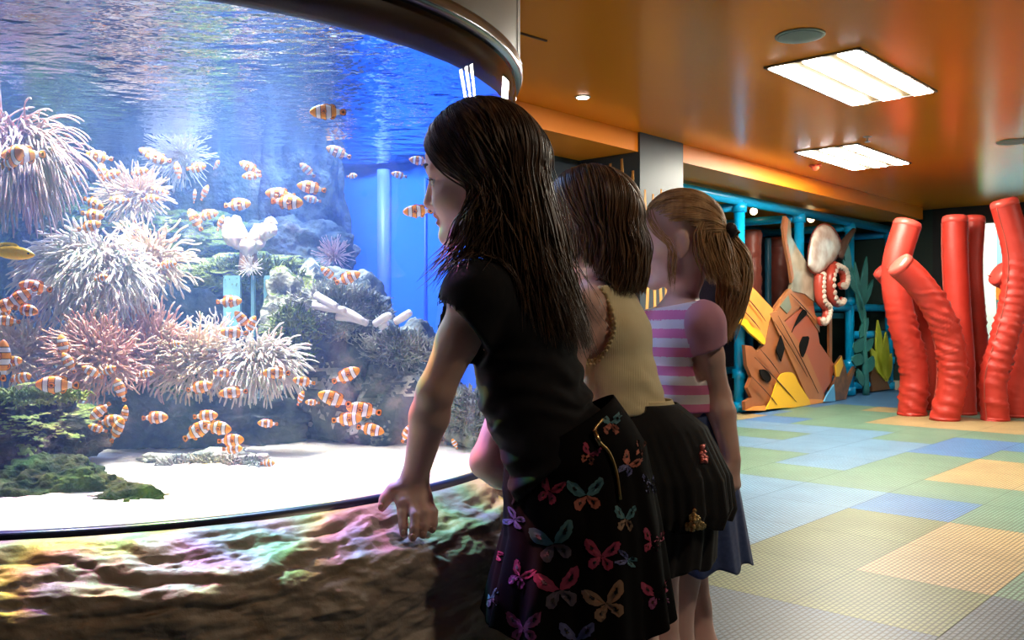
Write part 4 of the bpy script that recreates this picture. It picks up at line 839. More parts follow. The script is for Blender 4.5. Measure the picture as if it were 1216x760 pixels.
FI = [
 (14, 188, 44, 10, 'large clownfish in front of the drooping mauve anemone at the left edge', 1.50, 40), (28, 184, 30, 190, 'clownfish tucked right behind the large one by the mauve anemone', 1.58, 50),
 (118, 186, 27, 170, 'lone clownfish between the mauve anemone and the round white anemone', 1.8, 15), (179, 183, 24, 160, 'upper of two clownfish at the left edge of the round white anemone', 1.95, 20),
 (188, 188, 26, 170, 'lower of two clownfish at the left edge of the round white anemone', 1.9, 15), (233, 199, 24, 5, 'clownfish at the lower right edge of the round white anemone', 1.95, 15),
 (257, 196, 12, 20, 'tiny pale clownfish right of the round white anemone', 2.1, 50), (121, 204, 20, 95, 'clownfish pointing up above the cream fan anemone', 1.9, 10),
 (132, 208, 24, 15, 'clownfish crossing the upward pointing one above the cream fan anemone', 1.85, 15), (166, 204, 21, 10, 'clownfish swimming just above the cream fan anemone', 1.9, 10),
 (211, 202, 14, 100, 'pale clownfish hanging under the round white anemone', 2.0, 40), (92, 211, 13, 40, 'small pale clownfish below the tips of the mauve anemone', 2.0, 50),
 (111, 241, 27, -25, 'bright clownfish, top of three left of the cream fan anemone', 1.7, 15), (110, 255, 28, -10, 'bright clownfish, middle of three left of the cream fan anemone', 1.72, 10),
 (106, 269, 29, 12, 'bright clownfish, lowest of three left of the cream fan anemone', 1.7, 10), (142, 237, 20, 180, 'clownfish sitting deep in the left of the cream fan anemone', 1.95, 20),
 (178, 236, 22, 5, 'clownfish sitting in the right of the cream fan anemone', 1.92, 10), (190, 226, 18, 165, 'clownfish at the upper right tip of the cream fan anemone', 1.95, 20),
 (231, 233, 12, 80, 'small pale clownfish, left of two right of the cream fan anemone', 2.1, 40), (243, 229, 18, 60, 'small pale clownfish, right of two right of the cream fan anemone', 2.1, 20),
 (297, 199, 24, 155, 'upper of two pale clownfish left of centre in mid water', 1.95, 15), (299, 209, 20, 185, 'lower of two pale clownfish left of centre in mid water', 1.93, 15),
 (282, 243, 31, 3, 'pale clownfish swimming alone above the soft coral', 1.9, 10), (232, 261, 26, 120, 'clownfish diving left of the soft coral', 1.95, 15), (246, 255, 26, 8, 'clownfish above the diving one left of the soft coral', 1.93, 10),
 (262, 265, 17, 60, 'pale clownfish touching the left lobes of the soft coral', 1.9, 25), (333, 231, 32, 175, 'upper of two clownfish right of centre in mid water', 1.85, 10),
 (341, 240, 37, 355, 'lower and larger of two clownfish right of centre in mid water', 1.75, 10), (370, 223, 31, 170, 'clownfish just right of the mid water pair', 1.85, 10),
 (365, 202, 20, 140, 'dim clownfish at the edge of the dark rock and the blue water', 2.25, 20), (371, 237, 18, 170, 'dim clownfish behind the mid water pair', 2.3, 20),
 (418, 209, 13, 0, 'small dim clownfish out in the deep blue water', 2.3, 30), (402, 181, 28, 160, 'dim clownfish higher in the deep blue water', 2.3, 10), (389, 133, 38, 182, 'bright clownfish just below the water surface near the top', 1.62, 10),
 (474, 208, 17, 170, 'faint clownfish right of the pale batten', 2.3, 15), (498, 191, 22, 175, 'faint clownfish nearest the forehead of the girl in the black shirt', 2.2, 15), (496, 251, 32, 183, 'striped clownfish right at the mouth of the girl in the black shirt', 1.70, 10),
 (390, 325, 20, 140, 'clownfish left of two above the crusted rock', 1.9, 15), (413, 330, 30, 20, 'clownfish right of two above the crusted rock', 1.85, 10),
 (272, 358, 30, 2, 'clownfish in front of the widest teal slat', 1.75, 10), (197, 314, 21, 0, 'clownfish among the arms of the small cream anemone', 1.78, 15), (120, 330, 18, 10, 'clownfish in the middle of the biggest anemone', 1.66, 20),
 (202, 313, 16, 0, 'clownfish at the right tip of the small cream anemone', 1.76, 15), (42, 341, 34, 170, 'clownfish on top of the crowd at the left edge', 1.5, 10), (26, 352, 34, 215, 'second clownfish down in the crowd at the left edge', 1.47, 15),
 (8, 362, 32, 200, 'clownfish at the very left of the crowd', 1.48, 15), (31, 368, 30, 350, 'clownfish at the lower right of the left edge crowd', 1.46, 10), (9, 381, 26, 175, 'lowest clownfish of the left edge crowd', 1.5, 10), (3, 373, 22, 20, 'clownfish cut by the left edge below the crowd', 1.52, 10),
 (4, 428, 44, 90, 'large clownfish half cut by the left edge above the overhanging rock', 1.45, 15), (14, 429, 26, 5, 'clownfish right of the half cut one above the overhanging rock', 1.5, 10),
 (75, 412, 26, 100, 'clownfish standing upright left of the pink anemone', 1.62, 20), (82, 431, 24, 120, 'clownfish below the upright one left of the pink anemone', 1.6, 20), (25, 449, 26, 12, 'clownfish just over the algae of the overhanging rock', 1.5, 10),
 (68, 457, 44, 178, 'large orange clownfish resting over the end of the overhanging rock', 1.45, 10), (110, 442, 24, 150, 'clownfish low in the pink anemone', 1.6, 15), (128, 440, 22, 20, 'clownfish in the gap between the pink anemones', 1.6, 15),
 (143, 463, 26, 110, 'clownfish diving below the pink anemones', 1.6, 15), (172, 444, 20, 8, 'clownfish below the tan pink anemone', 1.65, 10), (207, 408, 14, 5, 'clownfish deep among the peach tentacles', 1.72, 20),
 (237, 460, 31, 12, 'clownfish under the peach anemone', 1.65, 10), (277, 466, 30, 185, 'clownfish under the wide white anemone', 1.65, 10), (266, 443, 22, 175, 'clownfish among the tips of the wide white anemone', 1.68, 10),
 (328, 443, 29, 180, 'clownfish at the right end of the wide white anemone', 1.66, 10), (288, 380, 24, 130, 'clownfish, upper of three near the thin white anemone', 1.75, 15), (298, 386, 22, 60, 'clownfish, right of three near the thin white anemone', 1.74, 15),
 (278, 395, 28, 178, 'clownfish, lowest of three near the thin white anemone', 1.72, 10), (119, 488, 26, 220, 'upper left clownfish of the knot below the pink anemones', 1.55, 15), (131, 500, 30, 10, 'central clownfish of the knot below the pink anemones', 1.52, 10),
 (139, 511, 30, 60, 'lowest clownfish of the knot below the pink anemones', 1.5, 15), (148, 494, 22, 80, 'right hand clownfish of the knot below the pink anemones', 1.55, 25), (116, 509, 20, 160, 'lower left clownfish of the knot below the pink anemones', 1.54, 15),
 (184, 496, 31, 3, 'lone clownfish in front of the long dark rock', 1.6, 10), (244, 494, 29, 5, 'small clownfish above the large pair near the sand', 1.58, 10), (234, 512, 38, 30, 'large clownfish, left of the pair near the sand', 1.5, 15), (258, 508, 34, 355, 'large clownfish, right of the pair near the sand', 1.48, 15),
 (274, 523, 31, 5, 'clownfish lower right of the large pair near the sand', 1.5, 10), (276, 533, 24, 5, 'lowest clownfish of the group near the sand', 1.56, 15),
 (361, 453, 24, 170, 'clownfish in front of the crusted rock at upper left', 1.68, 10), (357, 473, 16, 60, 'left of two small clownfish in front of the crusted rock', 1.7, 30), (371, 478, 15, 175, 'right of two small clownfish in front of the crusted rock', 1.7, 20),
 (318, 503, 21, 175, 'small clownfish alone over the dark reef face', 1.68, 15), (397, 474, 37, 160, 'clownfish, upper left of the four in front of the middle rock', 1.58, 8), (411, 446, 34, 25, 'clownfish swimming up and right above the group of four', 1.58, 8),
 (432, 487, 38, 170, 'clownfish, upper right of the four in front of the middle rock', 1.6, 8), (412, 498, 34, 5, 'clownfish, lower left of the four in front of the middle rock', 1.55, 8), (440, 510, 31, 350, 'clownfish, lower right of the four in front of the middle rock', 1.56, 8),
 (483, 515, 22, 60, 'clownfish half hidden by the bare forearm', 1.6, 20), (318, 550, 18, 5, 'tiny clownfish over the weedy rubble', 1.65, 20), (540, 527, 12, 120, 'tiny clownfish between the forearm and the black shirt', 1.8, 20),
 (22, 449, 14, 160, 'small clownfish over the left end of the overhanging rock', 1.52, 10)]
for a_ in FI: fish(a_[0], a_[1], a_[2], a_[3], a_[4], a_[5], a_[6])
# the golden fish
t = thing('goldfish', 'plain golden orange fish entering from the left edge', 'fish', (0, 0, 0))
V, F, mi = fish_body([0, .05, .15, .3, .45, .6, .8, .92, 1], [.015, .05, .095, .125, .13, .115, .07, .045, .05], [.01, .03, .05, .06, .06, .05, .03, .018, .01], [], None)
obj('body', V, F, f_ye, t, local=True)
fin(t, 'tail_fin', [(-.46, .04), (-.60, .14), (-.68, .16), (-.60, 0), (-.68, -.16), (-.60, -.14), (-.46, -.04)], f_ye, edge=False)
fin(t, 'dorsal_fin', [(.22, .09), (.1, .17), (-.1, .18), (-.3, .12), (-.35, .05), (-.1, .08)], f_ye, edge=False)
V, F = ico(2)
for s_ in (1, -1): obj('eye', V*[.022, .012, .022]+np.array([.40, s_*.038, .02]), F, f_bk, t, local=True)
t.location = Vector([float(x) for x in W(12, 300, 1.45)]); t.scale = (.088,)*3; t.rotation_euler = (0, R(6), -R(10))
# ================================================================== FIGURES: continuous bodies from blended volumes
def nz(v): v = np.array(v, float); return v/np.linalg.norm(v)
class Blob:
    """list of soft solids; meshed as ONE smooth surface"""
    def __init__(s): s.p = []; s.cut = []
    def cone(s, a, b, ra, rb, k=.012, sub=False):
        a, b = np.array(a, float), np.array(b, float); ba = b-a; L = ba@ba+1e-12; m = max(ra, rb)
        def f(P):
            t = np.clip(((P-a)@ba)/L, 0, 1); return np.linalg.norm(P-a-t[..., None]*ba, axis=-1)-(ra+(rb-ra)*t)
        s.p.append((f, np.minimum(a, b)-m, np.maximum(a, b)+m, k, sub)); return s
    def chain(s, pts, rs, k=.01):
        for i in range(len(pts)-1): s.cone(pts[i], pts[i+1], rs[i], rs[i+1], k)
        return s
    def ell(s, c, ax, r, k=.012, sub=False):
        c = np.array(c, float); ax = np.array(ax, float); r = np.array(r, float)
        def f(P):
            q = (P-c)@ax.T; k0 = np.linalg.norm(q/r, axis=-1); k1 = np.linalg.norm(q/(r*r), axis=-1)+1e-9; return k0*(k0-1)/k1
        e = np.sqrt(((ax.T*r)**2).sum(1)); s.p.append((f, c-e, c+e, k, sub)); return s
    def sect(s, a, b, S, wa, wb, da, db, k=.02):
        """body section from a to b, half width along S, half depth across"""
        a, b, S = np.array(a, float), np.array(b, float), nz(S); ba = b-a; L = ba@ba; u = ba/math.sqrt(L); S = nz(S-u*(S@u)); Fv = np.cross(u, S); m = max(wa, wb, da, db)
        def f(P):
            t = np.clip(((P-a)@ba)/L, 0, 1); q = P-a-t[..., None]*ba; w_ = wa+(wb-wa)*t; d_ = da+(db-da)*t; mn = np.minimum(w_, d_)
            x, y, z_ = (q@S)/w_, (q@Fv)/d_, (q@u)/mn; k0 = np.sqrt(x*x+y*y+z_*z_)+1e-9; g = np.sqrt((x/w_)**2+(y/d_)**2+(z_/mn)**2)+1e-9; return k0*(k0-1)/g
        s.p.append((f, np.minimum(a, b)-m, np.maximum(a, b)+m, k, False)); return s
    def eval(s, P, infl=0):
        D = np.full(P.shape[:-1], .3)
        for f, lo, hi, k, sub in s.p:
            if sub: continue
            d = f(P)-infl; h_ = np.clip(.5+.5*(D-d)/k, 0, 1); D = D*(1-h_)+d*h_-k*h_*(1-h_)
        return D
    def mesh(s, h, infl=0.0, post=None, smooth=2):
        lo = np.min([q[1] for q in s.p if not q[4]], 0)-infl-3*h-.01; hi = np.max([q[2] for q in s.p if not q[4]], 0)+infl+3*h+.01
        n = np.ceil((hi-lo)/h).astype(int)+1; D = np.full(n, .06, np.float32); ax = [lo[i]+h*np.arange(n[i]) for i in range(3)]
        for f, a, b, k, sub in s.p:
            mg = .03+infl; i0 = np.clip(np.floor((a-mg-lo)/h).astype(int), 0, n); i1 = np.clip(np.ceil((b+mg-lo)/h).astype(int)+1, 0, n)
            sl = tuple(slice(i0[i], i1[i]) for i in range(3)); G = np.stack(np.meshgrid(*[ax[i][sl[i]] for i in range(3)], indexing='ij'), -1)
            d = f(G)-(0 if sub else infl); o = D[sl]
            if sub: d = -d; h_ = np.clip(.5-.5*(o-d)/k, 0, 1); D[sl] = o*(1-h_)+d*h_+k*h_*(1-h_)
            else: h_ = np.clip(.5+.5*(o-d)/k, 0, 1); D[sl] = o*(1-h_)+d*h_-k*h_*(1-h_)
        if post is not None: D = post(D, ax)
        return surface_nets(D, lo, h, smooth)
def surface_nets(D, lo, h, smooth=2):
    D = D.copy(); D[[0, -1]] = .1; D[:, [0, -1]] = .1; D[:, :, [0, -1]] = .1
    I = D < 0; c = np.zeros(np.array(D.shape)-1, np.int8)
    for dx in (0, 1):
        for dy in (0, 1):
            for dz in (0, 1): c += I[dx:D.shape[0]-1+dx, dy:D.shape[1]-1+dy, dz:D.shape[2]-1+dz]
    idx = np.argwhere((c > 0) & (c < 8)); ids = np.full(c.shape, -1, np.int64); ids[tuple(idx.T)] = np.arange(len(idx))
    acc = np.zeros((len(idx), 3)); cnt = np.zeros(len(idx)); cr = [(a, b, e) for a in (0, 1) for b in (0, 1) for e in (0, 1)]
    for a in cr:
        for b in cr:
            if sum(b)-sum(a) == 1 and all(y >= x for x, y in zip(a, b)):
                va = D[idx[:, 0]+a[0], idx[:, 1]+a[1], idx[:, 2]+a[2]]; vb = D[idx[:, 0]+b[0], idx[:, 1]+b[1], idx[:, 2]+b[2]]
                m = (va < 0) != (vb < 0); t = np.where(m, va/np.where(m, va-vb, 1), 0)
                p = np.array(a)+t[:, None]*(np.array(b)-np.array(a)); acc += np.where(m[:, None], p, 0); cnt += m
    V = lo+h*(idx+acc/cnt[:, None]); Q = []
    for ax in range(3):
        a = [slice(None)]*3; b = [slice(None)]*3; a[ax] = slice(0, -1); b[ax] = slice(1, None); A, B = I[tuple(a)], I[tuple(b)]
        e = np.argwhere(A != B); o1, o2 = [(1, 2), (2, 0), (0, 1)][ax]; e = e[(e[:, o1] > 0) & (e[:, o2] > 0)]
        def g(s1, s2): k = e.copy(); k[:, o1] -= s1; k[:, o2] -= s2; return ids[k[:, 0], k[:, 1], k[:, 2]]
        q = np.stack([g(1, 1), g(0, 1), g(0, 0), g(1, 0)], 1); fl = A[e[:, 0], e[:, 1], e[:, 2]]; q[~fl] = q[~fl][:, ::-1]; Q.append(q)
    Q = np.vstack(Q)
    for _ in range(smooth):
        S = np.zeros_like(V); n = np.zeros(len(V))
        for i in range(4):
            a_, b_ = Q[:, i], Q[:, (i+1) % 4]; np.add.at(S, a_, V[b_]); np.add.at(n, a_, 1); np.add.at(S, b_, V[a_]); np.add.at(n, b_, 1)
        V = .5*V+.5*S/np.maximum(n, 1)[:, None]
    return V, Q
def fast_obj(name, V, Q, m, parent, mi=None):
    org = np.zeros(3); p = parent
    while p is not None: org = org+np.array(p.location); p = p.parent
    me = bpy.data.meshes.new(name); V = (V-org).astype(np.float32); nq = len(Q); k = Q.shape[1]
    me.vertices.add(len(V)); me.vertices.foreach_set('co', V.ravel()); me.loops.add(nq*k); me.loops.foreach_set('vertex_index', Q.astype(np.int32).ravel())
    me.polygons.add(nq); me.polygons.foreach_set('loop_start', np.arange(0, nq*k, k, dtype=np.int32)); me.polygons.foreach_set('loop_total', np.full(nq, k, np.int32))
    for x in (m if isinstance(m, (list, tuple)) else [m]): me.materials.append(x)
    if mi is not None: me.polygons.foreach_set('material_index', mi.astype(np.int32))
    me.polygons.foreach_set('use_smooth', np.ones(nq, bool)); me.update(calc_edges=True); me.validate()
    o = bpy.data.objects.new(name, me); col.objects.link(o); o.parent = parent; return o

def head_blob(B, c, F, U, s, neck, neck_r=.030):
    F = nz(F); U = nz(np.array(U)-F*(np.array(U)@F)); S = np.cross(U, F); A = np.array([F, S, U])
    L = lambda f, sd, u: c+s*(F*f+S*sd+U*u)
    B.ell(L(-.002, 0, .020), A, s*np.array([.092, .073, .088]), .012)
    B.ell(L(.034, 0, -.046), A, s*np.array([.054, .059, .064]), .022*s)
    B.ell(L(.052, 0, .028), A, s*np.array([.038, .052, .045]), .02*s)
    B.ell(L(.073, 0, -.098), A, s*np.array([.016, .017, .014]), .018*s)
    B.cone(L(.03, .045, -.085), L(.072, .010, -.104), s*.014, s*.012, .02*s); B.cone(L(.03, -.045, -.085), L(.072, -.010, -.104), s*.014, s*.012, .02*s)
    for e in (1, -1):
        B.ell(L(.058, e*.032, -.044), A, s*np.array([.026, .024, .024]), .016*s)
        B.ell(L(.089, e*.030, -.010), A, s*np.array([.014, .015, .010]), .010*s, sub=True)
        B.cone(L(.088, e*.012, .012), L(.074, e*.045, .008), s*.007, s*.006, .010*s)
        B.ell(L(.090, e*.0095, -.047), A, s*np.array([.008, .007, .006]), .006*s)
        # ear
        B.ell(L(-.004, e*.075, -.018), [nz(F*.9+S*e*-.25+U*.1), nz(S+F*.28*e), U], s*np.array([.020, .0075, .031]), .005*s)
        B.ell(L(.002, e*.081, -.016), [F, S, U], s*np.array([.009, .004, .017]), .004*s, sub=True)
        B.ell(L(.000, e*.074, -.044), [F, S, U], s*np.array([.009, .005, .009]), .006*s)
        # lids
        B.ell(L(.0745, e*.029, -.004), A, s*np.array([.0125, .016, .0055]), .005*s); B.ell(L(.0735, e*.029, -.0205), A, s*np.array([.0125, .015, .004]), .006*s)
    B.cone(L(.086, 0, .004), L(.101, 0, -.036), s*.0065, s*.0085, .010*s); B.ell(L(.103, 0, -.042), A, s*np.array([.0085, .0095, .0075]), .006*s)
    B.cone(L(.094, 0, -.050), L(.089, 0, -.060), s*.006, s*.005, .008*s)
    B.ell(L(.086, 0, -.064), A, s*np.array([.0105, .019, .0055]), .006*s); B.ell(L(.084, 0, -.077), A, s*np.array([.0105, .016, .0058]), .006*s)
    B.ell(L(.094, 0, -.0705), A, s*np.array([.010, .016, .0012]), .002*s, sub=True)
    B.cone(L(-.026, 0, -.055), neck, s*.042, neck_r*1.02, .02)
    return L, A
eye_w = mat('eye_white', (0.72, 0.70, 0.70), .15); eye_i = mat('dark_iris', (0.03, 0.022, 0.018), .1)
def add_eyes(t, L, A, s):
    for e in (1, -1):
        V, F = ico(3); V2 = V*s*.0118; f_ = V2@np.array([1, 0, 0]); mi = [1 if (V[list(f)].mean(0)[0] > .86) else 0 for f in F]
        P = L(.0735, e*.029, -.012)+V2@A; obj('eye', P, F, [eye_w, eye_i], t, True, mi)
def hand(B, w_, d, n, th, s=1.0, curl=.35):
    """generic hand: wrist w_, direction d, back-of-hand normal n, thumb side th"""
    d, n = nz(d), nz(n); x = nz(np.array(th)-d*(np.array(th)@d)); n = nz(n-d*(n@d)-x*(n@x)); k = .006*s
    B.sect(w_, w_+d*.02*s, x, .019*s, .022*s, .014*s, .013*s, .008); B.sect(w_+d*.018*s, w_+d*.062*s, x, .023*s, .029*s, .0125*s, .011*s, .010)
    for i, (off, ln, r) in enumerate(((.0225, .058, .0076), (.0075, .064, .0078), (-.0075, .060, .0074), (-.0215, .048, .0066))):
        p = w_+(d*.060+x*off)*s; a = curl*(.55+.15*i); q = [p]; dd = d
        for j, f in enumerate((.45, .32, .26)):
            dd = nz(dd*math.cos(a*(1 if j else .6))-n*math.sin(a*(1 if j else .6))); q.append(q[-1]+dd*ln*f*s)
        B.chain(q, [r*s, r*.95*s, r*.88*s, r*.78*s], .0035)
    p = w_+(d*.018+x*.018-n*.004)*s; q = [p, p+(d*.022+x*.020-n*.006)*s, p+(d*.044+x*.026-n*.012)*s, p+(d*.062+x*.026-n*.018)*s]
    B.chain(q, [.0105*s, .0098*s, .0085*s, .0072*s], .006)
def leg(B, hip, knee, ankle, toe, s=1.0):
    hip, knee, ankle, toe = [np.array(q, float) for q in (hip, knee, ankle, toe)]
    m = (hip+knee)/2; B.chain([hip, m, knee], [.066*s, .052*s, .040*s], .02)
    cf = knee*.72+ankle*.28-nz((toe-ankle)*[1, 1, 0])*.010; B.chain([knee, cf, ankle], [.038*s, .040*s, .024*s], .015)
def shoe(t, ankle, toe, m, sole):
    B = Blob(); f = nz((toe-ankle)*[1, 1, 0]); h_ = ankle-f*.025; z0 = .028
    B.chain([[h_[0], h_[1], z0+.004], [ankle[0]+f[0]*.05, ankle[1]+f[1]*.05, z0], [toe[0], toe[1], z0-.004]], [.030, .030, .027], .02); B.cone([ankle[0], ankle[1], .04], [ankle[0], ankle[1], .072], .03, .031, .02)
    V, Q = B.mesh(.005); V[:, 2] = np.maximum(V[:, 2], .0); o = fast_obj('shoe', V, Q, m, t); return o
def arm(B, sh, el, wr, r=1.0):
    sh, el, wr = [np.array(q, float) for q in (sh, el, wr)]
    B.chain([sh, sh*.55+el*.45, el], [.036*r, .030*r, .026*r], .014); B.chain([el, el*.72+wr*.28, wr], [.027*r, .0285*r, .0195*r], .012)

# ------------------------------------------------------------------ hair
def tubes_many(P, r, n=4, flat=.45):
    """P: (strands, points, 3); r: (strands, points). Flattened strands as one quad mesh"""
    T = np.gradient(P, axis=1); T /= np.linalg.norm(T, axis=-1, keepdims=True)+1e-12
    a = np.array([.31, -.77, .2]); N = np.cross(T, a); N /= np.linalg.norm(N, axis=-1, keepdims=True)+1e-9; B_ = np.cross(T, N)
    th_ = np.linspace(0, 2*np.pi, n, endpoint=False); V = P[:, :, None]+r[:, :, None, None]*(np.cos(th_)[None, None, :, None]*N[:, :, None]+flat*np.sin(th_)[None, None, :, None]*B_[:, :, None])
    S_, M_ = P.shape[:2]; base = (np.arange(S_)*M_*n)[:, None, None]; i = np.arange(M_-1)[None, :, None]; j = np.arange(n)[None, None, :]
    q = np.stack([base+i*n+j, base+i*n+(j+1) % n, base+(i+1)*n+(j+1) % n, base+(i+1)*n+j], -1).reshape(-1, 4); return V.reshape(-1, 3), q
def slerp_path(d0, d1, t):
    d = d0[:, None]*(1-t)[None, :, None]+d1[:, None]*t[None, :, None]; return d/np.linalg.norm(d, axis=-1, keepdims=True)
def push_out(P, blob, off, it=3):
    """moves points that lie inside a body out of it"""
    sh = P.shape; P = P.reshape(-1, 3).copy(); e = .003
    for _ in range(it):
        D = blob.eval(P); bad = D < off
        if not bad.any(): break
        G = np.stack([blob.eval(P[bad]+np.eye(3)[i]*e)-D[bad] for i in range(3)], -1); G[:, 2] *= .2; G /= np.linalg.norm(G, axis=1)[:, None]+1e-12; P[bad] += G*(off-D[bad])[:, None]
    return P.reshape(sh)
class Hair:
    def __init__(s, c, A, sc_, seed): s.c = c; s.A = A; s.s = sc_; s.rg = np.random.default_rng(seed); s.V = []; s.Q = []; s.n = 0; s.col = []
    def loc(s, d, rad): return s.c+s.s*((d*rad+np.array([-.002, 0, .018]))@s.A)
    def put(s, P, r0, r1=None, flat=.45):
        S_, M_ = P.shape[:2]; t = np.linspace(0, 1, M_); w_ = (np.minimum(1, t*8+.35)*np.minimum(1, (1-t)*4+.12))[None, :]*r0*s.rg.uniform(.7, 1.3, (S_, 1))
        V, Q = tubes_many(P, w_, 4, flat); s.V.append(V); s.Q.append(Q+s.n); s.n += len(V)
    def cap(s, face, grow=1.0):
        V, F = ico(6); rad = np.array([.097, .079, .094])*grow
        P = s.loc(V, rad); keep = [f for f in F if not face(V[list(f)].mean(0))]
        q = np.array([list(f)+[f[2]] for f in keep]); s.V.append(P); s.Q.append(q+s.n); s.n += len(P)
    def strands(s, n, th0, phi, side, hang, drift, rad=(.100, .083, .098), vol=.05, r0=.0016, wave=.004, body=None, m1=12, m2=18, low=-.30, clump=26, endcurl=0, flat=.45):
        """th0(a), phi(a): start on the part line and azimuth reached; hang: length below; drift: sideways vector per unit (fn of phi)"""
        rg = s.rg; a = rg.uniform(0, 1, n); th_ = np.radians(th0(a)+rg.normal(0, 2, n)); ph = np.radians(phi(a)+rg.normal(0, 3, n)); sd = side(rg, n)
        d0 = np.stack([np.cos(th_), sd*.06, np.sin(th_)], -1); d1 = np.stack([np.cos(ph), sd*np.sin(ph), np.full(n, low)+rg.normal(0, .05, n)], -1)
        d0 /= np.linalg.norm(d0, axis=1)[:, None]; d1 /= np.linalg.norm(d1, axis=1)[:, None]
        t = np.linspace(0, 1, m1)**1.0; d = slerp_path(d0, d1, t); lay = rg.uniform(0, 1, n); cl = np.round(a*clump+sd*3)*1.7
        ro = 1+vol*lay[:, None]*np.sin(np.clip(t, 0, 1)*np.pi*.5)[None, :]+.012*np.sin(cl*2.3)[:, None]
        P1 = s.loc(d*ro[..., None], np.array(rad)); L = hang(a, sd)*rg.uniform(.82, 1.08, n); P = [P1[:, i] for i in range(m1)]
        v = P1[:, -1]-P1[:, -2]; v /= np.linalg.norm(v, axis=1)[:, None]; dr = drift(ph, sd); cur = P1[:, -1].copy()
        for k in range(m2):
            u = k/m2; g = np.array([0, 0, -1.])+dr*(1 if endcurl == 0 else 1-u*endcurl); w_ = min(1, .25+u*2.5); v2 = v*(1-w_)+g*w_
            v2 = v2+wave*60*np.stack([np.sin(cl*3+u*9), np.cos(cl*5+u*8), 0*cl], -1)*.35; v2 /= np.linalg.norm(v2, axis=1)[:, None]; cur = cur+v2*(L/m2)[:, None]
            if body is not None:
                D = body.eval(cur); off = .004+.012*lay; bad = D < off; e = .004
                if bad.any():
                    G = np.stack([body.eval(cur[bad]+np.eye(3)[i]*e)-D[bad] for i in range(3)], -1); G /= np.linalg.norm(G, axis=1)[:, None]+1e-9; cur[bad] += G*(off[bad]-D[bad])[:, None]
            P.append(cur.copy())
        s.put(np.stack(P, 1), r0, flat=flat)
    def build(s, t, m, name='hair'): V = np.vstack(s.V); Q = np.vstack(s.Q); return fast_obj(name, V, Q, m, t)
def hair_mat(name, c, c2, rough=.38):
    m = mat(name, c, rough, spec=.38); vary(m, c2, 60, .4, .7, 2, stretch=(1, 1, .15)); m.node_tree.nodes['Principled BSDF'].inputs['Sheen Weight'].default_value = .05; return m
skin1 = vary(mat('skin', (0.82, 0.56, 0.50), .5, sub=.12), (0.78, 0.51, 0.45), 25)
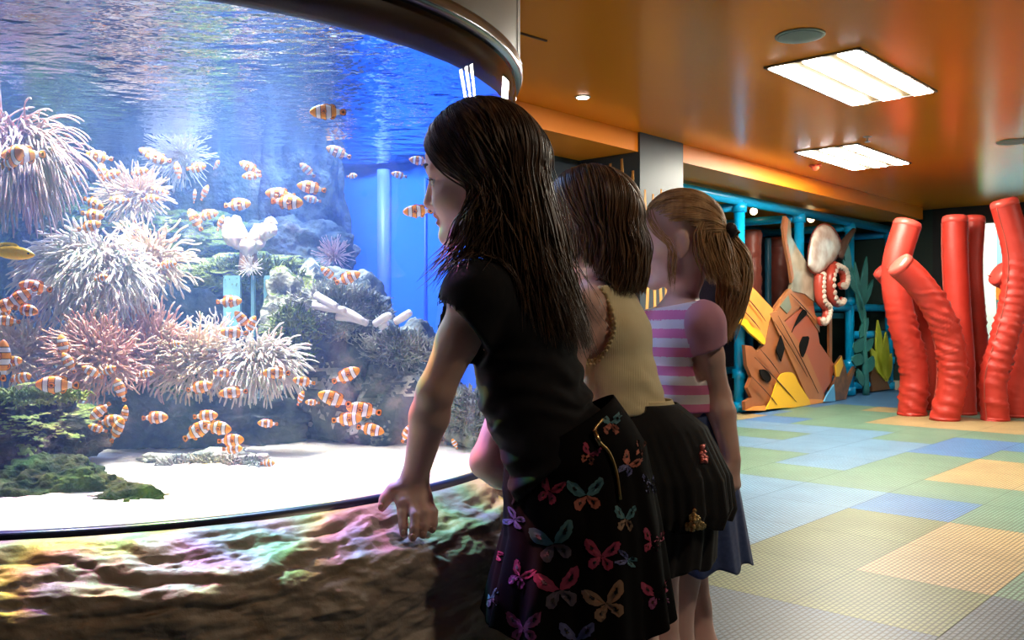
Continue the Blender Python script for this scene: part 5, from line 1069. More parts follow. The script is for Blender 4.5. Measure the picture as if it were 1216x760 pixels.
# ================================================================== GIRL IN BLACK (nearest)
TCv = np.array([TC[0], TC[1], 0])
def cloth_folds(V, amp, sc_, seed, dirv=(1, 0, 0)):
    return amp*fbm(np.c_[V[:, 0]*sc_, V[:, 1]*sc_, V[:, 2]*sc_*1.6]+seed, 3, seed)
def build_girl1():
    t = thing('person', 'person with long dark hair in black t-shirt and butterfly skirt, hand on the rock ledge', 'person', (W(700, 640, 1.36)*[1, 1, 0]))
    F = nz((-.97, .22, -.13)); U = nz((-.14, 0, .99)); s = .93; c = W(574, 201, 1.40)
    B = Blob(); neck = W(607, 322, 1.43); L, A = head_blob(B, c, F, U, s, neck, .036)
    Sd = nz((-.43, -.90, 0))                                            # her left, towards the camera
    chest = W(617, 385, 1.42); waist = W(634, 470, 1.41); pel = W(682, 575, 1.38); hipc = W(690, 620, 1.37)
    shL = neck+Sd*.118+np.array([.0, 0, -.042]); shR = neck-Sd*.118+np.array([.01, 0, -.045])
    T = Blob()                                                           # torso alone, also used for the clothes
    T.sect(neck-[0, 0, .025], chest, Sd, .085, .098, .048, .066, .02); T.sect(chest, waist, Sd, .098, .086, .068, .064, .02); T.sect(waist, pel, Sd, .086, .105, .064, .078, .02)
    T.sect(pel, hipc, Sd, .105, .100, .080, .072, .02); T.chain([shL, neck-[0, 0, .03], shR], [.040, .045, .040], .02)
    B.p += T.p
    elL = W(517, 465, 1.325); wrL = W(493, 566, 1.375)
    arm(B, shL-[0, 0, .004], elL, wrL, 1.0)
    # left hand on the ledge
    P_ = lambda x, y, Y: W(x, y, Y)
    B.sect(wrL, P_(489, 588, 1.372), (1, .15, 0), .0205, .026, .014, .013, .010)
    B.sect(P_(488, 580, 1.374), P_(492, 594, 1.362), (1, .25, 0), .026, .030, .013, .012, .010)
    for q, r in (([(475, 590, 1.366), (478, 609, 1.350), (479, 623, 1.344), (479, 634, 1.342)], .0078), ([(487, 590, 1.362), (493, 611, 1.343), (492, 627, 1.336), (490, 639, 1.335)], .0080),
                 ([(498, 591, 1.364), (505, 609, 1.346), (504, 624, 1.339), (502, 636, 1.338)], .0076), ([(508, 593, 1.370), (515, 608, 1.354), (515, 621, 1.348), (513, 630, 1.346)], .0068)):
        B.chain([P_(*w_) for w_ in q], [r*1.02, r, r*.92, r*.80], .0035)
    B.chain([P_(481, 577, 1.372), P_(467, 582, 1.368), P_(458, 592, 1.362), P_(454, 602, 1.358)], [.0115, .010, .0085, .0075], .007)
    # right arm folded onto the rim
    elR = W(578, 548, 1.47); wrR = W(640, 585, 1.50); arm(B, shR, elR, wrR); hand(B, wrR, (1, .3, -.25), (0, 0, 1), (-.3, -.9, 0), .95)
    for sg, px in ((1, 672), (-1, 715)):
        hp = hipc+Sd*.052*sg; kn = W(742+sg*-16, 800, 1.36)+Sd*.045*sg; kn[2] = .40; an = kn+np.array([.045, .02, -.325]); toe = an+np.array([-.11, .05, 0])
        leg(B, hp, kn, an, toe, .98); shoe(t, an, toe, mat('black_shoe', (.02, .02, .022), .4), None)
        B.cone(an, an-[0, 0, .03], .024, .024, .01)
    V, Q = B.mesh(.0032); bo = fast_obj('body', V, Q, skin1, t)
    # lips tint stays part of the body: a separate small material on mouth faces
    mid = V[Q].mean(1); loc = ((mid-c)/s)@A.T; m_ = (loc[:, 0] > .083)&(np.abs(loc[:, 1]) < .019)&(loc[:, 2] < -.0595)&(loc[:, 2] > -.0825)
    bo.data.materials.append(mat('lips', (0.55, 0.20, 0.18), .4)); mi = m_.astype(np.int32); bo.data.polygons.foreach_set('material_index', mi)
    add_eyes(t, L, A, s)
    q = MB(); q.tube([L(.093, .020, .014), L(.088, .034, .018), L(.076, .046, .013)], [.0018, .0026, .0012], 6, spline=4); q.tube([L(.093, -.020, .014), L(.088, -.034, .018), L(.076, -.046, .013)], [.0018, .0026, .0012], 6, spline=4)
    q.build('eyebrows', mat('brow_hair', (.03, .017, .012), .6), t)
    q = MB()
    for e in (1, -1):
        for k in range(14):
            u = (k-6.5)/6.5; a_ = L(.083-.006*u*u, e*(.029+.014*u), -.0075-.003*u*u); q.tube([a_, a_+s*(A[0]*.006+A[2]*.001), a_+s*(A[0]*.009+A[2]*.004)], [.0006, .0005, .0002], 4, cap=False)
    q.build('eyelashes', mat('lash', (.01, .008, .008), .6), t)
    # nails of the hand on the ledge
    nail = mat('nails', (0.62, 0.38, 0.32), .25)
    q = MB()
    for x, y, Y in ((479, 633, 1.3345), (490, 638, 1.3275), (502, 635, 1.331), (514, 629, 1.340), (452, 602, 1.350)):
        V_, F_ = ico(2); q.add(V_*[.0042, .0018, .0055]+W(x, y, Y), F_)
    q.build('finger_nails', nail, t)
    # black t-shirt
    Ts = Blob(); Ts.p = list(T.p); sl_end = shL*.45+elL*.55; Ts.chain([shL, shL*.70+elL*.30, sl_end], [.037, .034, .032], .02); Ts.chain([shR, shR*.55+elR*.45], [.044, .046], .02)
    a0, a1 = W(597, 613, 1.30), W(727, 499, 1.40); hd = nz(a1-a0); hn = nz(np.cross(hd, (0.25, 1, 0)));  hn = hn if hn[2] < 0 else -hn    # hem plane, normal down
    sc0 = W(533, 360, 1.30); sn = nz(np.array([-.74, -.15, -.66]))
    nk = neck+np.array([-.006, .0, .012]); nn_ = nz(neck-chest+np.array([-.25, .05, 0])*.05)
    def post(D, ax):
        X, Y, Z = np.meshgrid(*ax, indexing='ij', sparse=True)
        pl = (X-a0[0])*hn[0]+(Y-a0[1])*hn[1]+(Z-a0[2])*hn[2]; D = np.maximum(D, pl)
        pn = (X-nk[0])*nn_[0]+(Y-nk[1])*nn_[1]+(Z-nk[2])*nn_[2]; D = np.maximum(D, pn)
        r = np.sqrt((X-shL[0])**2+(Y-shL[1])**2+(Z-shL[2])**2); ps = (X-sc0[0])*sn[0]+(Y-sc0[1])*sn[1]+(Z-sc0[2])*sn[2]
        ba = elL-shL; G = np.stack(np.broadcast_arrays(X-shL[0], Y-shL[1], Z-shL[2]), -1); tt = np.clip((G@ba)/(ba@ba), 0, 1); dist = np.linalg.norm(G-tt[..., None]*ba, axis=-1)
        am = (dist < .047)&(Y < 1.35+0*X+0*Z)                                                  # only round the arm
        return np.maximum(D, np.minimum(np.minimum(ps, .050-dist), 1.352-Y+0*X))
    V, Q = Ts.mesh(.004, .0105, post, 3)
    ctr = waist; low = np.clip((W(0, 360, 1.4)[2]-V[:, 2])/.12, .15, 1); g = V-np.array([ctr[0], ctr[1], 0]); g[:, 2] = 0; ax_ = np.interp(V[:, 2], [pel[2], waist[2], chest[2]], [pel[0], waist[0], chest[0]]); g[:, 0] = V[:, 0]-ax_; g /= np.linalg.norm(g, axis=1)[:, None]+1e-9
    al = (V-waist)@nz(np.array([-.35, .1, 1])); ac = V@nz(np.array([1, .2, .6]))
    f_ = (.0028*np.sin(al*140+5*fbm(V*9, 2, 4)+ac*18)*np.clip(.5+fbm(V*7, 2, 8), 0, 1.2)+.004*fbm(V*[14, 14, 26], 3, 5))*low
    V = V+g*f_[:, None]
    shirt = vary(mat('black_cotton', (0.0065, 0.0065, 0.009), .85, sheen=.06, spec=.18), (0.009, 0.009, 0.012), 60, bump=.15, bdist=.001, bscale=500); fast_obj('t_shirt', V, Q, shirt, t)
    # hem seam
    # skirt
    wc = W(676, 545, 1.375); up = nz(waist-pel); h0 = nz(np.array([-.10, 0, 1]))
    R_ = [(0.0, W(664, 508, 1.385), .084, .090, 0.60), (.08, W(674, 540, 1.38), .100, .104, .50), (.16, W(682, 562, 1.375), .108, .100, .42), (.45, W(690, 622, 1.365), .118, .112, .10), (.75, W(688, 682, 1.355), .130, .122, .02), (1.0, W(686, 732, 1.35), .139, .134, 0.0)]
    ts = [r[0] for r in R_]
    def S(u, v):
        """u angle, v 0..1 down"""
        c_ = np.stack([np.interp(v, ts, [r[1][i] for r in R_]) for i in range(3)], -1); a_ = np.interp(v, ts, [r[2] for r in R_]); b_ = np.interp(v, ts, [r[3] for r in R_]); tl_ = np.interp(v, ts, [r[4] for r in R_])
        pl = 1+(.055*v**1.3)*np.sin(9*u+1.1*np.sin(3*u+1)+.6)+.018*v*np.sin(21*u+2)
        x = a_*np.cos(u)*pl; y = b_*np.sin(u)*pl; P = np.stack([c_[..., 0]+x, c_[..., 1]+y, c_[..., 2]+x*tl_+.006*v*np.sin(9*u)], -1); return P
    Sraw = S; legs_ = Blob(); legs_.p = [p_ for p_ in B.p if (p_[1][2] < pel[2]) and p_[2][2] < waist[2]+.1 and p_[2][2] > .35 and p_[1][0] > W(600, 0, 1.4)[0]]
    def S(u, v):
        P = Sraw(np.asarray(u, float), np.asarray(v, float)); return push_out(np.atleast_2d(P), legs_, .005).reshape(P.shape)
    nu, nv = 240, 90; u = np.linspace(0, 2*np.pi, nu, endpoint=False); v = np.linspace(0, 1, nv); UU, VV = np.meshgrid(u, v); P = S(UU, VV)
    Pg = np.concatenate([P, P[:, :1]], 1)
    def S(u, v):
        u = (np.asarray(u, float) % (2*np.pi))/(2*np.pi)*nu; v = np.clip(np.asarray(v, float), 0, 1)*(nv-1); i = np.minimum(v.astype(int), nv-2); j = np.minimum(u.astype(int), nu-1); a_ = (v-i)[..., None]; b_ = (u-j)[..., None]
        return (Pg[i, j]*(1-b_)+Pg[i, j+1]*b_)*(1-a_)+(Pg[i+1, j]*(1-b_)+Pg[i+1, j+1]*b_)*a_
    inn = P*1.0; cc = P.mean(1, keepdims=True); inn = P-(P-cc)*.022
    V = np.vstack([P.reshape(-1, 3), inn[::-1].reshape(-1, 3)]); rows = 2*nv; F_ = [(i*nu+j, i*nu+(j+1) % nu, (i+1)*nu+(j+1) % nu, (i+1)*nu+j) for i in range(rows-1) for j in range(nu)]
    F_ += [((rows-1)*nu+j, (rows-1)*nu+(j+1) % nu, (j+1) % nu, j) for j in range(nu)]; F_ = [f[::-1] for f in F_]
    blk_ = mat('black_skirt_cloth', (0.0045, 0.0038, 0.0048), .85, spec=.12)
    cols = [(0.07, 0.20, 0.24), (0.42, 0.13, 0.09), (0.34, 0.04, 0.11), (0.11, 0.12, 0.30), (0.11, 0.09, 0.13), (0.27, 0.17, 0.11), (0.26, 0.06, 0.19)]
    mats = [blk_]+[mat('butterfly_print_'+n_, c_, .75) for n_, c_ in zip('teal coral crimson blue violet tan magenta'.split(), cols)]+[mat('butterfly_line', (.012, .01, .012), .8)]
    mb = MB(); mb.V = [tuple(x) for x in V]; mb.F = list(F_); mb.M = [0]*len(F_)
    gu, gv = np.meshgrid(np.linspace(np.pi, 2*np.pi+.9, 240), np.linspace(0.02, .99, 160)); G = S(gu, gv); pxg = 608+FPX*G[..., 0]/G[..., 1]; pyg = 380-FPX*(G[..., 2]-EYE)/G[..., 1]
    def inv(px, py, near=True):
        d = (pxg-px)**2+(pyg-py)**2; d = d+np.where(np.sin(gu) < .35, 0, 1e4); k = np.unravel_index(np.argmin(d), d.shape); return gu[k], gv[k]
    def bfly(px, py, sz, ang, c1, c2, squash=1.0):
        """two upper and two lower wings with dark veins; px, py in the photo"""
        ca, sa = math.cos(R(ang)), math.sin(R(ang))
        wings = [([(0, 0), (.25, .45), (.7, .85), (1.0, .9), (1.02, .55), (.8, .15), (.35, -.05)], c1), ([(0, -.03), (.35, -.12), (.68, -.30), (.72, -.65), (.45, -.85), (.18, -.6), (.03, -.25)], c2)]
        for sg in (1, -1):
            for pts, cm in wings:
                for lv, cmx, off in ((1.0, cm, .0012), (.30, 8, .0018)):
                    Pp = np.array([(x*sg*squash, y, 0) for x, y in pts]+[(pts[0][0]*sg*squash, pts[0][1], 0)]); Pp = catmull(Pp, 4)[:-1, :2]; m0 = Pp.mean(0); Pp = m0+(Pp-m0)*lv
                    if lv < 1: Pp = m0*1.05+(Pp-m0)*np.array([.75, 1.0])
                    rings_ = [(m0+(Pp-m0)*k_) for k_ in (1, .66, .33)]+[np.array([m0])]; idx = []; vs = []
                    for rg_ in rings_:
                        idx.append(len(vs))
                        for x, y in rg_:
                            X = (x*ca-y*sa)*sz; Y_ = (x*sa+y*ca)*sz; uu, vv = inv(px+X, py-Y_); q0 = S(np.array(uu), np.array(vv)); cn = S(np.array(uu), np.array(min(.999, vv+.01)))-q0; cu = S(np.array(uu+.02), np.array(vv))-q0
                            n_ = np.cross(cu, cn); n_ = n_/(np.linalg.norm(n_)+1e-9); n_ = n_ if n_[1] < 0 else -n_; vs.append(q0+n_*off)
                    m = len(Pp); fs = []
                    for l in range(2):
                        for j in range(m): fs.append((idx[l]+j, idx[l]+(j+1) % m, idx[l+1]+(j+1) % m, idx[l+1]+j))
                    for j in range(m): fs.append((idx[2]+j, idx[2]+(j+1) % m, idx[3]))
                    mb.add(vs, fs, cmx)
    for a_ in ((696, 588, 21, 5, 1, 2), (653, 583, 18, -20, 3, 3, .8), (611, 617, 15, 60, 4, 4, .7), (658, 645, 25, 12, 1, 5), (714, 660, 20, -5, 3, 3), (588, 657, 13, 60, 3, 3, .6), (618, 684, 17, -30, 3, 7, .8),
               (664, 700, 26, 10, 3, 5), (584, 710, 12, 10, 1, 5, .8), (720, 716, 24, 15, 6, 6), (622, 745, 20, 0, 7, 7), (685, 758, 20, 0, 4, 4), (742, 616, 17, 0, 1, 6, .7), (746, 552, 16, -30, 2, 4, .7),
               (725, 503, 15, 0, 1, 2, .8), (775, 643, 16, -10, 3, 3, .8), (780, 706, 19, 10, 3, 7, .9), (772, 575, 14, 5, 4, 4, .6), (744, 665, 14, 70, 4, 1, .6), (700, 540, 13, -20, 3, 2, .8), (760, 532, 11, -10, 2, 2, .5)):
        bfly(*a_)
    sk = obj('skirt', mb.V, mb.F, mats, t, True, mb.M)
    # zip
    zp = []
    for px, py in ((709, 490), (706, 512), (712, 525), (722, 538), (731, 560), (735, 592)):
        uu, vv = inv(px, py); q0 = S(np.array(uu), np.array(vv)); zp.append(q0+nz(q0-P[30].mean(0))*[1, 1, 0]*.004)
    q = MB(); q.tube(zp, .0024, 8, spline=5); z_ = q.build('zip', mat('brass_zip', (0.55, 0.38, 0.16), .3, .9), t); q = MB(); q.tube([zp[1]-[0, .003, 0], zp[2]-[0, .004, .004]], [.004, .003], 8); q.build('zip_pull', mat('brass_pull', (.6, .42, .2), .25, .9), z_)
    # hair
    H = Hair(c, A, s, 5); hm = hair_mat('dark_brown_hair', (0.050, 0.026, 0.016), (0.15, 0.080, 0.040))
    def face(d): return d[0] > .30 and d[2] < .52 and abs(d[1]) < .93 and (d[0] > .52 or d[2] < -.35)
    H.cap(face)
    body = Blob(); body.p = list(T.p); body.cone(L(-.026, 0, -.055), neck, .040, .040, .02); body.chain([shL, shL*.6+elL*.4], [.046, .046], .02)
    back = lambda ph, sd: np.stack([.10+.20*np.clip(-np.cos(ph), 0, 1)+0*sd, .05*sd*0, 0*sd], -1)
    two = lambda rg, n: np.where(rg.uniform(0, 1, n) < .6, 1.0, -1.0)
    H.strands(1500, lambda a: 60+100*a, lambda a: 95+85*a, two, lambda a, sd: .20+.07*a, back, vol=.10, body=body, r0=.0021, wave=.003)
    H.strands(600, lambda a: 60+100*a, lambda a: 110+70*a, two, lambda a, sd: .245+.045*a, back, vol=.14, body=body, r0=.0014, wave=.006)
    fr = lambda ph, sd: np.stack([-.05+.0*sd, -.06*sd, 0*sd], -1)
    H.strands(420, lambda a: 38+26*a, lambda a: 79+22*a, lambda rg, n: np.where(rg.uniform(0, 1, n) < .75, 1.0, -1.0), lambda a, sd: .12+.05*a, fr, vol=.07, body=body, r0=.0016, wave=.005, low=-.45)
    H.strands(60, lambda a: 40+20*a, lambda a: 82+12*a, lambda rg, n: np.ones(n), lambda a, sd: .18+.03*a, lambda ph, sd: np.stack([-.28+.25*np.cos(ph*9), -.10*sd, 0*sd], -1), vol=.10, body=body, r0=.0009, wave=.012, low=-.4)
    H.strands(90, lambda a: 45+30*a, lambda a: 86+16*a, lambda rg, n: np.ones(n), lambda a, sd: .15+.05*a, lambda ph, sd: np.stack([-.42+.3*np.sin(ph*40), -.16*sd, 0*sd], -1), vol=.12, body=body, r0=.0011, wave=.022, low=-.5)
    H.strands(70, lambda a: 50+110*a, lambda a: 80+100*a, two, lambda a, sd: .24+.06*a, lambda ph, sd: np.stack([.18+.22*np.clip(-np.cos(ph), 0, 1), .0*sd, 0*sd], -1), vol=.20, body=body, r0=.0007, wave=.016)
    H.build(t, hm); return t
girl1 = build_girl1()
# ================================================================== THE OTHER GIRLS
def skirt_mesh(name, t, rows, m, pleat=9, pa=.05, fine=21, fa=.015, nu=200, nv=60, seed=0, thick=.02, hemwave=.006):
    """rows: (v, centre, half width, half depth)"""
    ts = [r[0] for r in rows]; u = np.linspace(0, 2*np.pi, nu, endpoint=False); v = np.linspace(0, 1, nv); U_, V_ = np.meshgrid(u, v)
    c_ = np.stack([np.interp(V_, ts, [r[1][i] for r in rows]) for i in range(3)], -1); a_ = np.interp(V_, ts, [r[2] for r in rows]); b_ = np.interp(V_, ts, [r[3] for r in rows])
    pl = 1+pa*V_**1.2*np.sin(pleat*U_+1.2*np.sin(2*U_+seed)+seed)+fa*V_*np.sin(fine*U_+seed*2+np.sin(4*U_))
    P = np.stack([c_[..., 0]+a_*np.cos(U_)*pl, c_[..., 1]+b_*np.sin(U_)*pl, c_[..., 2]+hemwave*V_*np.sin(pleat*U_)], -1)
    inn = P-(P-P.mean(1, keepdims=True))*thick; V = np.vstack([P.reshape(-1, 3), inn[::-1].reshape(-1, 3)]); rows_ = 2*nv
    F_ = [((i+1)*nu+j, (i+1)*nu+(j+1) % nu, i*nu+(j+1) % nu, i*nu+j) for i in range(rows_-1) for j in range(nu)]
    F_ += [(j, (j+1) % nu, (rows_-1)*nu+(j+1) % nu, (rows_-1)*nu+j) for j in range(nu)]
    return obj(name, V, F_, m, t), P
def child(label, c, F, U, s, neck, chest, waist, pel, hipc, Sd, sw, armL, armR, feet, skinm, h=.004, handL=None, handR=None, base=None, shoe_c=(.3, .3, .35), thin=1.0):
    """armL/armR: (elbow, wrist); feet: ((knee, ankle, toe), (knee, ankle, toe))"""
    t = thing('person', label, 'person', base*[1, 1, 0]); F, U, Sd = nz(F), nz(U), nz(Sd); B = Blob(); L, A = head_blob(B, c, F, U, s, neck, .030)
    shL = neck+Sd*sw+np.array([0, 0, -.045]); shR = neck-Sd*sw+np.array([0, 0, -.045]); T = Blob(); q = thin
    T.sect(neck-[0, 0, .03], chest, Sd, .070*q, .086*q, .042*q, .060*q, .02); T.sect(chest, waist, Sd, .086*q, .080*q, .062*q, .060*q, .02); T.sect(waist, pel, Sd, .080*q, .094*q, .060*q, .070*q, .02); T.sect(pel, hipc, Sd, .094*q, .09*q, .070*q, .064*q, .02)
    T.chain([shL, neck-[0, 0, .03], shR], [.034, .038, .034], .02); B.p += T.p
    for (el, wr), sh, hd in ((armL, shL, handL), (armR, shR, handR)):
        arm(B, sh, el, wr, .92)
        if hd: hand(B, wr, hd[0], hd[1], hd[2], .86, hd[3])
    for sg, (kn, an, toe) in zip((1, -1), feet):
        leg(B, hipc+Sd*.045*sg, kn, an, toe, .9); B.cone(an, an-[0, 0, .03], .022, .022, .01); shoe(t, np.array(an, float), np.array(toe, float), mat('canvas_shoe', shoe_c, .6), None)
    V, Q = B.mesh(h); bo = fast_obj('body', V, Q, skinm, t); add_eyes(t, L, A, s)
    mid = V[Q].mean(1); loc = ((mid-c)/s)@A.T; m_ = (loc[:, 0] > .083)&(np.abs(loc[:, 1]) < .018)&(loc[:, 2] < -.0595)&(loc[:, 2] > -.082)
    bo.data.materials.append(bpy.data.materials['lips']); bo.data.polygons.foreach_set('material_index', m_.astype(np.int32))
    return t, T, B, L, A, shL, shR
def stand(hx, hy, f, sp=.05, z=.40):
    """straight standing legs under (hx, hy) facing f"""
    f = nz(f); sd = np.array([-f[1], f[0], 0]); out = []
    for sg in (1, -1):
        b = np.array([hx, hy, 0])+sd*sp*sg; out.append((b+f*.01+[0, 0, z], b-f*.01+[0, 0, .075], b+f*.11+[0, 0, .03]))
    return out
def planes(lst):
    """keep only where n.(p - a) < 0 for all"""
    def post(D, ax):
        X, Y, Z = np.meshgrid(*ax, indexing='ij', sparse=True)
        for a, n in lst: D = np.maximum(D, (X-a[0])*n[0]+(Y-a[1])*n[1]+(Z-a[2])*n[2])
        return D
    return post
def fold(V, base, amp, seed, zlo, zhi, freq=120):
    g = V-base; g[:, 2] = 0; g /= np.linalg.norm(g, axis=1)[:, None]+1e-9; k = np.clip((zhi-V[:, 2])/(zhi-zlo), .15, 1)
    return V+g*(amp*(np.sin(V[:, 2]*freq+4*fbm(V*8+seed, 2, seed)+V[:, 0]*30)*np.clip(.5+fbm(V*7, 2, seed+1), 0, 1.2)*.7+fbm(V*[14, 14, 24]+seed, 3, seed+2))*k)[:, None]

# ------------------------------------------------------------------ girl in the cream top
def build_girl2():
    Y = 1.66; F = nz((-.86, .50, -.10)); U = nz((-.06, 0, 1)); c = W(703, 262, 1.68); neck = W(716, 335, 1.67)
    chest = W(722, 395, 1.665); waist = W(733, 455, 1.66); pel = W(752, 530, 1.66); hipc = W(760, 565, 1.66); Sd = nz((-.45, -.89, 0))
    elL = W(676, 445, 1.58); wrL = W(625, 560, 1.60); elR = W(700, 450, 1.78); wrR = W(640, 548, 1.70)
    legs = stand(*W(777, 700, 1.68)[:2], (-.8, .5, 0), .05, .38)
    t, T, B, L, A, shL, shR = child('person with brown shoulder length hair in cream sleeveless top and black tulle skirt', c, F, U, .88, neck, chest, waist, pel, hipc, Sd, .098,
        (elL, wrL), (elR, wrR), legs, skin1, .004, ((-.9, .2, -.35), (.1, 0, 1), (-.2, .9, 0), .5), ((-.8, -.3, -.3), (0, 0, 1), (.2, -.9, 0), .5), base=W(770, 600, 1.67))
    Ts = Blob(); Ts.p = list(T.p[:4])+[]; Ts.sect(neck-[0, 0, .055], chest, Sd, .080, .088, .045, .061, .02)
    for sg in (1, -1): Ts.cone(neck+Sd*.062*sg-[0, 0, .03], neck+Sd*.070*sg-[0, 0, .09], .030, .036, .02)
    lst = [(W(760, 487, 1.66), nz((.16, 0, -1))), (neck-[0, 0, .008], nz((-.1, 0, 1)))]
    def post(D, ax):
        D = planes(lst)(D, ax); X, Y_, Z = np.meshgrid(*ax, indexing='ij', sparse=True)
        for sg, sh in ((1, shL), (-1, shR)):                               # arm holes
            a_ = sh+Sd*sg*.012-[0, 0, .028]; dx, dy, dz = X-a_[0], Y_-a_[1], Z-a_[2]; D = np.maximum(D, .062-np.sqrt((dx*Sd[0]+dy*Sd[1])**2*1.25+(dx*-Sd[1]+dy*Sd[0])**2*1.1+dz**2*.62))
        return D
    V, Q = Ts.mesh(.0038, .0085, post, 2); V = fold(V, np.array([waist[0], waist[1], 0]), .0042, 3, waist[2]-.05, chest[2]+.03)
    cm = vary(mat('cream_ribbed_cotton', (0.92, 0.83, 0.54), .85, sheen=.2, spec=.2), (0.88, 0.78, 0.48), 30); nt = cm.node_tree
    wv = nt.nodes.new('ShaderNodeTexWave'); wv.inputs['Scale'].default_value = 95; wv.bands_direction = 'X'; tc = nt.nodes.new('ShaderNodeTexCoord'); nt.links.new(tc.outputs['Object'], wv.inputs['Vector'])
    bu = nt.nodes.new('ShaderNodeBump'); bu.inputs['Strength'].default_value = .35; bu.inputs['Distance'].default_value = .001; nt.links.new(wv.outputs['Fac'], bu.inputs['Height']); nt.links.new(bu.outputs[0], nt.nodes['Principled BSDF'].inputs['Normal'])
    top = fast_obj('sleeveless_top', V, Q, cm, t)
    # crochet edging round the near arm hole: beads on the cut edge
    q = MB(); Vi, Fi = ico(1); D_ = Ts; cnt = 0; a_ = shL+Sd*.012-[0, 0, .028]
    dv = V-a_; dd = np.sqrt((dv@Sd)**2*1.25+(dv[:, 0]*-Sd[1]+dv[:, 1]*Sd[0])**2*1.1+dv[:, 2]**2*.62); ed = V[(np.abs(dd-.0625) < .0035)]
    ed = ed[((ed-neck)@Sd) > .02]
    pts = []
    for p in ed[np.argsort(-(ed@Sd))]:
        if all(np.linalg.norm(p-z_) > .0075 for z_ in pts): pts.append(p)
        if len(pts) > 90: break
    for p in pts: q.add(Vi*.0036+p, Fi)
    if pts: q.build('crochet_edging', mat('pale_crochet_edging', (0.80, 0.68, 0.38), .7), top)
    # tulle skirt
    bk = vary(mat('black_tulle', (0.007, 0.007, 0.009), .85, sheen=.08), (.010, .010, .013), 80)
    rows = [(0, W(748, 480, 1.66), .082, .072), (.12, W(756, 500, 1.66), .105, .095), (.45, W(768, 560, 1.66), .128, .125), (.8, W(772, 625, 1.67), .120, .130), (1, W(764, 660, 1.67), .128, .135)]
    skirt_mesh('skirt', t, rows, bk, 11, .045, 29, .02, seed=1)
    rows = [(0, W(749, 478, 1.66), .086, .075), (.2, W(762, 505, 1.66), .118, .105), (.6, W(779, 560, 1.65), .132, .128), (.85, W(781, 598, 1.65), .135, .134), (1, W(780, 612, 1.65), .127, .13)]
    o, P = skirt_mesh('tulle_overlay', t, rows, mat('sheer_black_tulle', (0.010, 0.011, 0.014), .9, sheen=.1, alpha=.82), 10, .05, 37, .02, seed=2)
    o, _ = skirt_mesh('waistband', t, [(0, W(746, 474, 1.66), .080, .070), (1, W(749, 483, 1.66), .084, .073)], cm, 3, 0, 3, 0, 100, 8, seed=0)
    rg = np.random.default_rng(2); q = MB()
    def onskirt(px, py):
        pxg = 608+FPX*P[..., 0]/P[..., 1]; pyg = 380-FPX*(P[..., 2]-EYE)/P[..., 1]; d = (pxg-px)**2+(pyg-py)**2+np.where(P[..., 1] < 1.655, 0, 1e5); k = np.unravel_index(np.argmin(d), d.shape); return P[k]-np.array([0, .003, 0])
    Vd, Fd = ico(1)
    for nm, tri, colr, n_ in (('gold_sequin_patch', ((822, 606), (815, 629), (838, 627)), (0.75, 0.52, 0.22), 70), ('pink_patch', ((833, 527), (832, 548), (840, 549)), (0.75, 0.20, 0.18), 30)):
        q = MB()
        for k in range(n_):
            a, b_ = rg.uniform(0, 1, 2); a, b_ = (a, b_) if a+b_ < 1 else (1-a, 1-b_); p = onskirt(tri[0][0]+a*(tri[1][0]-tri[0][0])+b_*(tri[2][0]-tri[0][0]), tri[0][1]+a*(tri[1][1]-tri[0][1])+b_*(tri[2][1]-tri[0][1])); q.add(Vd*[.0042, .0014, .0042]+p+rg.normal(0, .0006, 3), Fd)
        q.build(nm, mat(nm+'_foil', colr, .25, .7), o)
    H = Hair(c, A, .88, 7); hm = hair_mat('mid_brown_hair', (0.10, 0.052, 0.028), (0.24, 0.13, 0.065))
    H.cap(lambda d: d[0] > .35 and d[2] < .45 and (d[0] > .55 or d[2] < -.4))
    body = Blob(); body.p = list(T.p); body.cone(L(-.026, 0, -.055), neck, .036, .036, .02)
    two = lambda rg, n: np.where(rg.uniform(0, 1, n) < .6, 1.0, -1.0)
    H.strands(1500, lambda a: 55+110*a, lambda a: 88+92*a, two, lambda a, sd: .050+.075*np.minimum(1, a*2.2), lambda ph, sd: np.stack([.10+.40*np.clip(-np.cos(ph), 0, 1), -.05*sd, 0*sd], -1), vol=.12, body=body, r0=.0020, wave=.004, endcurl=1.6)
    H.strands(500, lambda a: 55+110*a, lambda a: 92+88*a, two, lambda a, sd: .055+.085*np.minimum(1, a*2), lambda ph, sd: np.stack([.15+.45*np.clip(-np.cos(ph), 0, 1), -.05*sd, 0*sd], -1), vol=.17, body=body, r0=.0012, wave=.009, endcurl=2.2)
    H.strands(260, lambda a: 38+26*a, lambda a: 52+32*a, lambda rg, n: np.where(rg.uniform(0, 1, n) < .7, 1.0, -1.0), lambda a, sd: .035+.03*a, lambda ph, sd: np.stack([.02+0*sd, -.04*sd, 0*sd], -1), vol=.09, body=body, r0=.0012, wave=.006, low=-.35)
    H.build(t, hm)
build_girl2()

